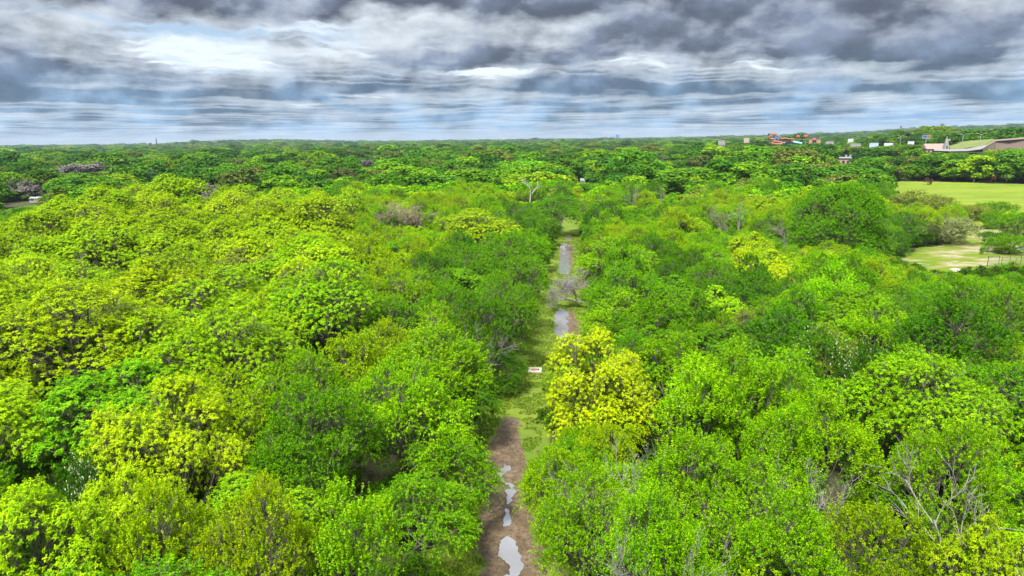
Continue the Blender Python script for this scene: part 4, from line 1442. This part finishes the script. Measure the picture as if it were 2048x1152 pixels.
# buildings
def building(name, px0, px1, py_top, d, wall, roof, label, cat='building', depth=0.8, hmin=4.0, pitched=False, yaw=0.0, windows=4, roof_h=None, extras=None):
    xa, ya, _ = ground_at(px0, d)
    xb, yb, _ = ground_at(px1, d)
    w = math.hypot(xb - xa, yb - ya)
    cx, cy = (xa + xb) / 2, (ya + yb) / 2
    gz = float(terrain(cx, cy))
    ztop = top_z((px0 + px1) / 2, py_top, d)
    h = max(ztop - gz, hmin)
    rz = -math.atan2(cx, cy) + yaw
    b = empty(name, (cx, cy, ztop - h), label, cat, rz)
    dp = w * depth
    rh = roof_h if roof_h is not None else (h * 0.38 if pitched else 0.35)
    part(b, 'wall', wall, lambda m: m.box((0, 0, (h - rh) / 2 - 1), (w * 0.96, dp * 0.96, h - rh + 2)))
    if pitched:
        part(b, 'roof', roof, lambda m: m.gable((0, 0, h - rh), (w, dp, rh)))
    else:
        part(b, 'roof', roof, lambda m: m.box((0, 0, h - rh / 2), (w, dp, rh)))
    for i in range(windows):
        xx_ = (i + 0.5) / windows - 0.5
        part(b, 'window', M_glass, lambda m, xx_=xx_: m.box((xx_ * w * 0.9, -dp * 0.48 - 0.02, (h - rh) * 0.55), (w * 0.9 / windows * 0.55, 0.08, (h - rh) * 0.35)))
    if extras:
        extras(b, w, dp, h, rh)
    return b

def roof_units(b, w, dp, h, rh):
    for ux, uy, uh in ((0.22, -0.15, 2.4), (0.42, -0.1, 2.6), (-0.25, 0.2, 1.0), (0.05, 0.3, 1.1)):
        part(b, 'roof_unit', M_white, lambda m, ux=ux, uy=uy, uh=uh: m.box((ux * w, uy * dp, h + uh / 2), (1.5, 1.5, uh)))
building('flat_roof_building', 1664, 1706, 314.5, FAR_D['flat'], M_pink, M_greyroof, 'low building with a wide pale grey flat roof and white roof units', depth=2.6, extras=roof_units)
building('warehouse', 1436, 1450, 280.5, 1080, M_white, M_white, 'small white box building far off, nearest the middle of the horizon', windows=6)
building('tower_house', 1487, 1498, 276, 1180, M_pink, M_brownroof, 'pinkish square building standing alone before the orange slides', pitched=True, windows=3)
building('park_building', 1617, 1641, 279, 1150, M_pink, M_pink, 'long pink building beside the red sunshades', windows=5)
building('warehouse', 1651, 1668, 282.5, 1100, M_white, M_greyroof, 'low white roofed shed just past the pink building', windows=4)
building('house', 1695, 1706, 277.5, 1250, M_white, M_white, 'small white house between the pink building and the blue roofs', pitched=True, windows=3)
building('warehouse', 1701, 1722, 287, 930, M_white, M_greyroof, 'long low pale building in front of the small white house', windows=5)
building('warehouse', 1739, 1757, 286, 920, M_white, M_blueroof, 'building with a sloping blue-grey metal roof', pitched=True, windows=6)
building('warehouse', 1768, 1788, 286, 925, M_white, M_greyroof, 'building with a grey gabled roof next to the blue-grey roof', pitched=True, windows=6)
building('warehouse', 1767, 1780, 270.5, 1500, M_white, M_white, 'thin white flat building high up below the far ridge', windows=6)
building('house', 1815, 1828, 282.5, 850, M_brick, M_greyroof, 'grey-roofed house among trees between the blue roofs and the church', pitched=True, windows=3)
building('shed', 1161, 1171, 356.5, 470, M_greyroof, M_greyroof, 'little pale shed at the far end of the track', 'shed', pitched=True, hmin=2.6, windows=1)

# church with steeple
x, y, z = ground_at(1878, FAR_D['church'])
zt = top_z(1884, 272, FAR_D['church'])
ch = empty('church', (x, y, z), 'brick church with brown roof and tall white steeple beside the pale road', 'church', -math.atan2(x, y) + 0.5)
H_ = zt - z
part(ch, 'wall', M_brick, lambda m: m.box((-1.5, 4, H_ * 0.10), (17, 9, H_ * 0.44)))
part(ch, 'roof', M_brownroof, lambda m: m.gable((-1.5, 4, H_ * 0.32), (18, 10.4, H_ * 0.28)))
st = part(ch, 'steeple', M_white, lambda m: (m.box((4.6, -2.2, H_ * 0.26), (3.4, 3.4, H_ * 0.56)), m.box((4.6, -2.2, H_ * 0.60), (2.3, 2.3, H_ * 0.14)),
                                         m.lathe((4.6, -2.2, H_ * 0.67), [(1.15, 0), (0.05, H_ * 0.33)], 8)))
part(st, 'louvre', M_glass, lambda m: m.box((4.6, -3.92, H_ * 0.40), (1.2, 0.06, H_ * 0.14)))
for i in range(4):
    part(ch, 'window', M_glass, lambda m, i=i: m.box((-8 + i * 3.2, -0.53, H_ * 0.18), (1.1, 0.08, H_ * 0.14)))

# billboard, roadside sign, lamps, poles
def billboard(px, py0, py1, d, wpx, label, cols, py_foot_z=None):
    x, y, z = ground_at(px, d)
    za, zb = top_z(px, py1, d), top_z(px, py0, d)
    k = math.hypot(x, y) / FPX * 0.92
    w = wpx * k
    b = empty('billboard', (x, y, z), label, 'billboard', -math.atan2(x, y))
    part(b, 'post', M_steel, lambda m: m.tube([(0, 0.4, -1), (0, 0.4, zb - z - 0.3)], 0.35, 10))
    part(b, 'panel', M_white, lambda m: m.box((0, 0, (za + zb) / 2 - z), (w, 0.5, zb - za)))
    for cx, cz, cw, chh, mat in cols:
        part(b, 'poster', mat, lambda m, cx=cx, cz=cz, cw=cw, chh=chh: m.box((cx * w, -0.27, (za + zb) / 2 - z + cz * (zb - za)), (cw * w, 0.05, chh * (zb - za))))
    return b
billboard(1851, 270.3, 277.5, 760, 12.5, 'roadside billboard with a blue and red picture above the trees', [(-0.18, 0.08, 0.5, 0.6, M_blueside), (0.28, 0.05, 0.3, 0.55, M_red)])
billboard(1896, 278, 282, 705, 6, 'small pale roadside sign on a pole right beside the church', [(0, 0, 0.7, 0.6, M_pink)])

def lamp(px, py_top, d, label):
    x, y, z = ground_at(px, d)
    h = top_z(px, py_top, d) - z
    o = empty('street_lamp', (x, y, z), label, 'street lamp', -math.atan2(x, y), 'tall street lamps along the highway')
    part(o, 'pole', M_steel, lambda m: m.tube([(0, 0, -0.5), (0, 0, h * 0.92)], [0.32, 0.2], 8))
    for s in (-1, 1):
        arm = part(o, 'arm', M_steel, lambda m, s=s: m.tube([(0, 0, h * 0.90), (s * 1.2, 0, h * 0.96), (s * 3.0, 0, h * 0.985)], 0.12, 6))
        part(arm, 'lamp_head', M_white, lambda m, s=s: m.box((s * 3.6, 0, h * 0.985), (1.6, 0.6, 0.3)))
lamp(1924.5, 267, 705, 'tall street lamp beside the highway slope, nearer the church')
lamp(1959.5, 266, 705, 'tall double-armed street lamp where the highway slope meets the brown wall')
lamp(1800, 270, 860, 'street lamp with angled arms above the grey-roofed house')
for px, py, d, lab in ((428, 309, 800, 'pale wooden utility pole in the far left wood, nearer the mast'), (530, 304, 850, 'pale wooden utility pole in the far left wood, nearer the track')):
    x, y, z = ground_at(px, d)
    h = top_z(px, py, d) - z
    o = empty('utility_pole', (x, y, z), lab, 'utility pole', 0.3, 'utility poles in the far wood')
    part(o, 'pole', M_snag, lambda m: m.tube([(0, 0, -0.5), (0, 0, h)], [0.30, 0.22], 8))
    part(o, 'crossarm', M_snag, lambda m: m.box((0, 0, h - 1.0), (3.0, 0.2, 0.25)))

M_slope = plain('slope_grass', (0.13, 0.165, 0.04), 0.95, 0.3, 0.08)
# highway: pale road, grassy slope, brown wall of the ramp
def sheet(name, rows, mat, kind='structure', thick=0.0):
    v, f = [], []
    for (px0, py0, d0), (px1, py1, d1) in rows:
        v += [at_dist(px0, py0, d0), at_dist(px1, py1, d1)]
    n = len(rows)
    for i in range(n - 1):
        f.append((2 * i, 2 * i + 1, 2 * i + 3, 2 * i + 2))
    m = MB()
    m.quadmesh(v, f)
    o = m.build(name, mat)
    o['kind'] = kind
    return o
sheet('road', [((1868, 301.5, 672), (1868, 297.5, 690)), ((1900, 302.5, 668), (1900, 298, 690)), ((1935, 302, 668), (1935, 297, 692)), ((1962, 298.5, 672), (1958, 292.5, 698)),((1975, 292, 690), (1972, 289.5, 705))], M_pavement)
sheet('ramp_road', [((1975, 292, 690.1), (1972, 289.5, 705.1)), ((1992, 282, 700), (1990, 279.5, 712)), ((2075, 276, 706), (2075, 272.8, 722))], M_embank)
sheet('grass_slope', [((1900, 297.7, 692), (1897, 288, 725)), ((1925, 296.8, 694), (1922, 282.5, 727)), ((1957, 292.3, 699), (1955, 280, 727)), ((1971, 289.3, 706), (1972, 279, 727)), ((1988, 280.2, 711), (1989, 277.8, 726))], M_slope)
rw = MB()
tops = [(1966, 296.6, 676), (1976, 290.5, 691), (1993, 281.6, 701), (2020, 279, 704), (2048, 277, 705), (2075, 275.6, 706)]
v, f = [], []
for px, py, d in tops:
    a = at_dist(px, py, d)
    b2 = at_dist(px, py, d + 1.2)
    v += [a, (b2[0], b2[1], a[2]), (b2[0], b2[1], a[2] - 9), (a[0], a[1], a[2] - 9)]
for i in range(len(tops) - 1):
    for j in range(4):
        k = (j + 1) % 4
        f.append((4 * i + j, 4 * i + k, 4 * i + 4 + k, 4 * i + 4 + j))
rw.quadmesh(v, f)
o = rw.build('retaining_wall', M_embank)
tag(o, 'brown retaining wall of the highway ramp at the far right', 'wall')

# water park
def wp(px, py, d=FAR_D['slides']):
    return np.array(at_dist(px, py, d))
ox, oy, oz = ground_at(1545, FAR_D['slides'])
def loc(px, py, dd=0.0):
    return tuple(wp(px, py, FAR_D['slides'] + dd) - np.array([ox, oy, oz]))
sl = empty('water_slide', (ox, oy, oz), 'big orange and blue water slides of the far water park', 'water slide')
tw = loc(1545, 269)
def tower(m):
    for sx_ in (-4.5, 4.5):
        for sy_ in (-4.5, 4.5):
            m.box((tw[0] + sx_, tw[1] + sy_, tw[2] / 2 - 1), (1.0, 1.0, tw[2] + 2))
    for q in (0.3, 0.55, 0.8, 1.0):
        m.box((tw[0], tw[1], tw[2] * q - 0.4), (11, 11, 0.8))
    m.gable((tw[0], tw[1], tw[2] + 0.1), (12, 12, 2.5))
part(sl, 'tower', M_orange, tower)
flumes = [(M_blue, [(1547, 272.5), (1553, 275.5), (1558, 276.5), (1563, 280), (1568, 282.5), (1574, 284.5)], 2.0), (M_blue, [(1549, 273.5), (1556, 278), (1562, 281.5), (1570, 284.8), (1580, 286)], 2.0),
          (M_cyan, [(1560, 277), (1566, 279), (1574, 282), (1583, 284), (1592, 286)], 1.8), (M_cyan, [(1575, 281), (1584, 283.5), (1596, 285.5), (1604, 287)], 1.6),
          (M_orange, [(1543, 272), (1537, 275), (1541, 278.5), (1549, 278), (1551, 281), (1544, 283), (1550, 285.5), (1560, 285)], 1.7), (M_orange, [(1552, 271), (1557, 273.5), (1562, 277.5), (1570, 279.5), (1578, 280.5), (1586, 284)], 1.5),
          (M_orange, [(1565, 278), (1571, 276.6), (1577, 278.5), (1584, 277), (1590, 281)], 1.3), (M_orange, [(1548, 283), (1556, 283.5), (1563, 285.5), (1571, 286.5)], 1.8), (M_orange, [(1540, 286), (1552, 288.5), (1565, 288.5)], 1.8)]
for i, (mt, pts, rr_) in enumerate(flumes):
    pp = np.array([loc(a, b, -i * 2.2) for a, b in pts])
    t = np.linspace(0, len(pp) - 1, 40)
    sm = np.stack([np.interp(t, np.arange(len(pp)), pp[:, c]) for c in range(3)], -1)
    for _ in range(3):
        sm[1:-1] = (sm[:-2] + sm[2:] + 2 * sm[1:-1]) / 4
    part(sl, 'flume', mt, lambda m, sm=sm, rr_=rr_: m.tube(sm, rr_, 10), True)
for i in range(9):
    p = loc(1545 + i * 6.2, 276 + i * 1.15, -6)
    part(sl, 'support', M_steel, lambda m, p=p: m.tube([(p[0], p[1], -2), (p[0], p[1], p[2])], 0.45, 6))
for px, py, lab in ((1595, 270, 'red mushroom-shaped sunshade above the water park, nearer the slides'), (1611, 269.5, 'large red mushroom-shaped sunshade above the water park, farther from the slides'), (1628, 276, 'red conical sunshade on the roof line of the pink building')):
    d = 1195 if px < 1620 else 1140
    x, y, z = ground_at(px, d)
    h = top_z(px, py, d) - z
    r0 = 3.6 if px != 1611 else 4.6
    o = empty('sunshade', (x, y, z), lab, 'sunshade', 0, 'red sunshades of the water park')
    part(o, 'pole', M_steel, lambda m: m.tube([(0, 0, -1), (0, 0, h - 1)], 0.35, 8))
    part(o, 'canopy', M_red, lambda m: m.lathe((0, 0, h - 3.4), [(r0, 0), (r0 * 0.92, 1.2), (r0 * 0.6, 2.5), (0.1, 3.4)], 16), True)

# landmarks on the horizon
M_tower = plain('weathered_tank', (0.10, 0.085, 0.085), 0.8, 0.15, 0.2)
def water_tower(px, py0, d, label, bulb=6.0, zfoot=None):
    x, y, z = ground_at(px, d)
    h = top_z(px, py0, d) - z
    o = empty('water_tower', (x, y, z), label, 'water tower', 0, 'water towers on the horizon')
    part(o, 'column', M_tower, lambda m: m.lathe((0, 0, -2), [(bulb * 0.55, 0), (bulb * 0.42, (h - bulb) * 0.3), (bulb * 0.42, h - bulb * 1.4)], 12), True)
    part(o, 'tank', M_tower, lambda m: m.lathe((0, 0, h - bulb * 2.4), [(bulb * 0.42, 0), (bulb * 0.70, bulb * 0.9), (bulb * 1.0, bulb * 1.7), (bulb * 0.95, bulb * 2.2), (bulb * 0.5, bulb * 2.4)], 16), True)
water_tower(301, 285.5, 3000, 'dark water tower beside the lattice mast on the far horizon', 4.5)
water_tower(1798, 251.5, 6000, 'small water tower on the far ridge, the slimmer of two', 7.5)
water_tower(1880, 247, 5900, 'larger flared water tower on the far ridge', 13.0)
water_tower(402, 288, 3300, 'tiny water tower at the start of the blue hill on the horizon', 3.4)
x, y, z = ground_at(313.5, 3000)
h = top_z(313.5, 277.5, 3000) - z
o = empty('radio_mast', (x, y, z), 'tall lattice radio mast on the far left horizon', 'mast')
def mast(m):
    for s in range(3):
        a = 2 * math.pi * s / 3
        m.tube([(3.2 * math.cos(a), 3.2 * math.sin(a), -2), (0.8 * math.cos(a), 0.8 * math.sin(a), h)], 0.75, 5)
    for q in range(14):
        t0, t1 = q / 14, (q + 1) / 14
        for s in range(3):
            a, b = 2 * math.pi * s / 3, 2 * math.pi * (s + 1) / 3
            r0, r1 = 3.2 - 2.4 * t0, 3.2 - 2.4 * t1
            m.tube([(r0 * math.cos(a), r0 * math.sin(a), h * t0), (r1 * math.cos(b), r1 * math.sin(b), h * t1)], 0.5, 4)
part(o, 'lattice', M_tower, mast)
part(o, 'antenna', M_tower, lambda m: m.tube([(0, 0, h - 0.5), (0, 0, h + 5)], 0.6, 5))
x, y, z = ground_at(1379, 4000)
h = top_z(1379, 264.5, 4000) - z
o = empty('radio_mast', (x, y, z), 'hair-thin radio mast on the horizon past the skyscrapers', 'mast')
part(o, 'lattice', M_steel, lambda m: m.tube([(0, 0, -2), (0, 0, h)], [0.9, 0.35], 5))
for px0, px1, py, mat, lab in ((1210.3, 1212.5, 270.8, M_greyroof, 'thin grey skyscraper, separate from the distant cluster'), (1219.5, 1223.5, 272.3, M_greyroof, 'low wide grey tower block in the distant skyline'), (1226.6, 1229.6, 271, M_greyroof, 'narrow grey tower beside the blue skyscrapers'),
                               (1231.6, 1235.0, 269.2, M_towerblue, 'taller blue glass skyscraper of the distant pair'), (1235.3, 1238.4, 270.2, M_towerblue, 'shorter blue glass skyscraper of the distant pair'), (1241, 1243.5, 274.6, M_pink, 'small pinkish block at the end of the distant skyline')):
    building('skyscraper', px0, px1, py, 10800, mat, mat, lab, 'skyscraper', windows=0, roof_h=4.0)

# ---------------------------------------------------------------- the air
def build_haze():
    m = MB()
    m.box((0, 6000, 90), (26000, 17000, 190))
    mat = bpy.data.materials.new('haze')
    mat.use_nodes = True
    q = G(mat.node_tree)
    vol = q.n('ShaderNodeVolumePrincipled', {'Color': (0.62, 0.75, 0.90, 1), 'Density': 0.00005, 'Anisotropy': 0.2})
    q.n('ShaderNodeOutputMaterial', {'Volume': vol.outputs[0]})
    o = m.build('haze', mat)
    o['kind'] = 'stuff'
    tag(o, 'thin blue air between here and the far ridge', 'haze')
build_haze()
# E3
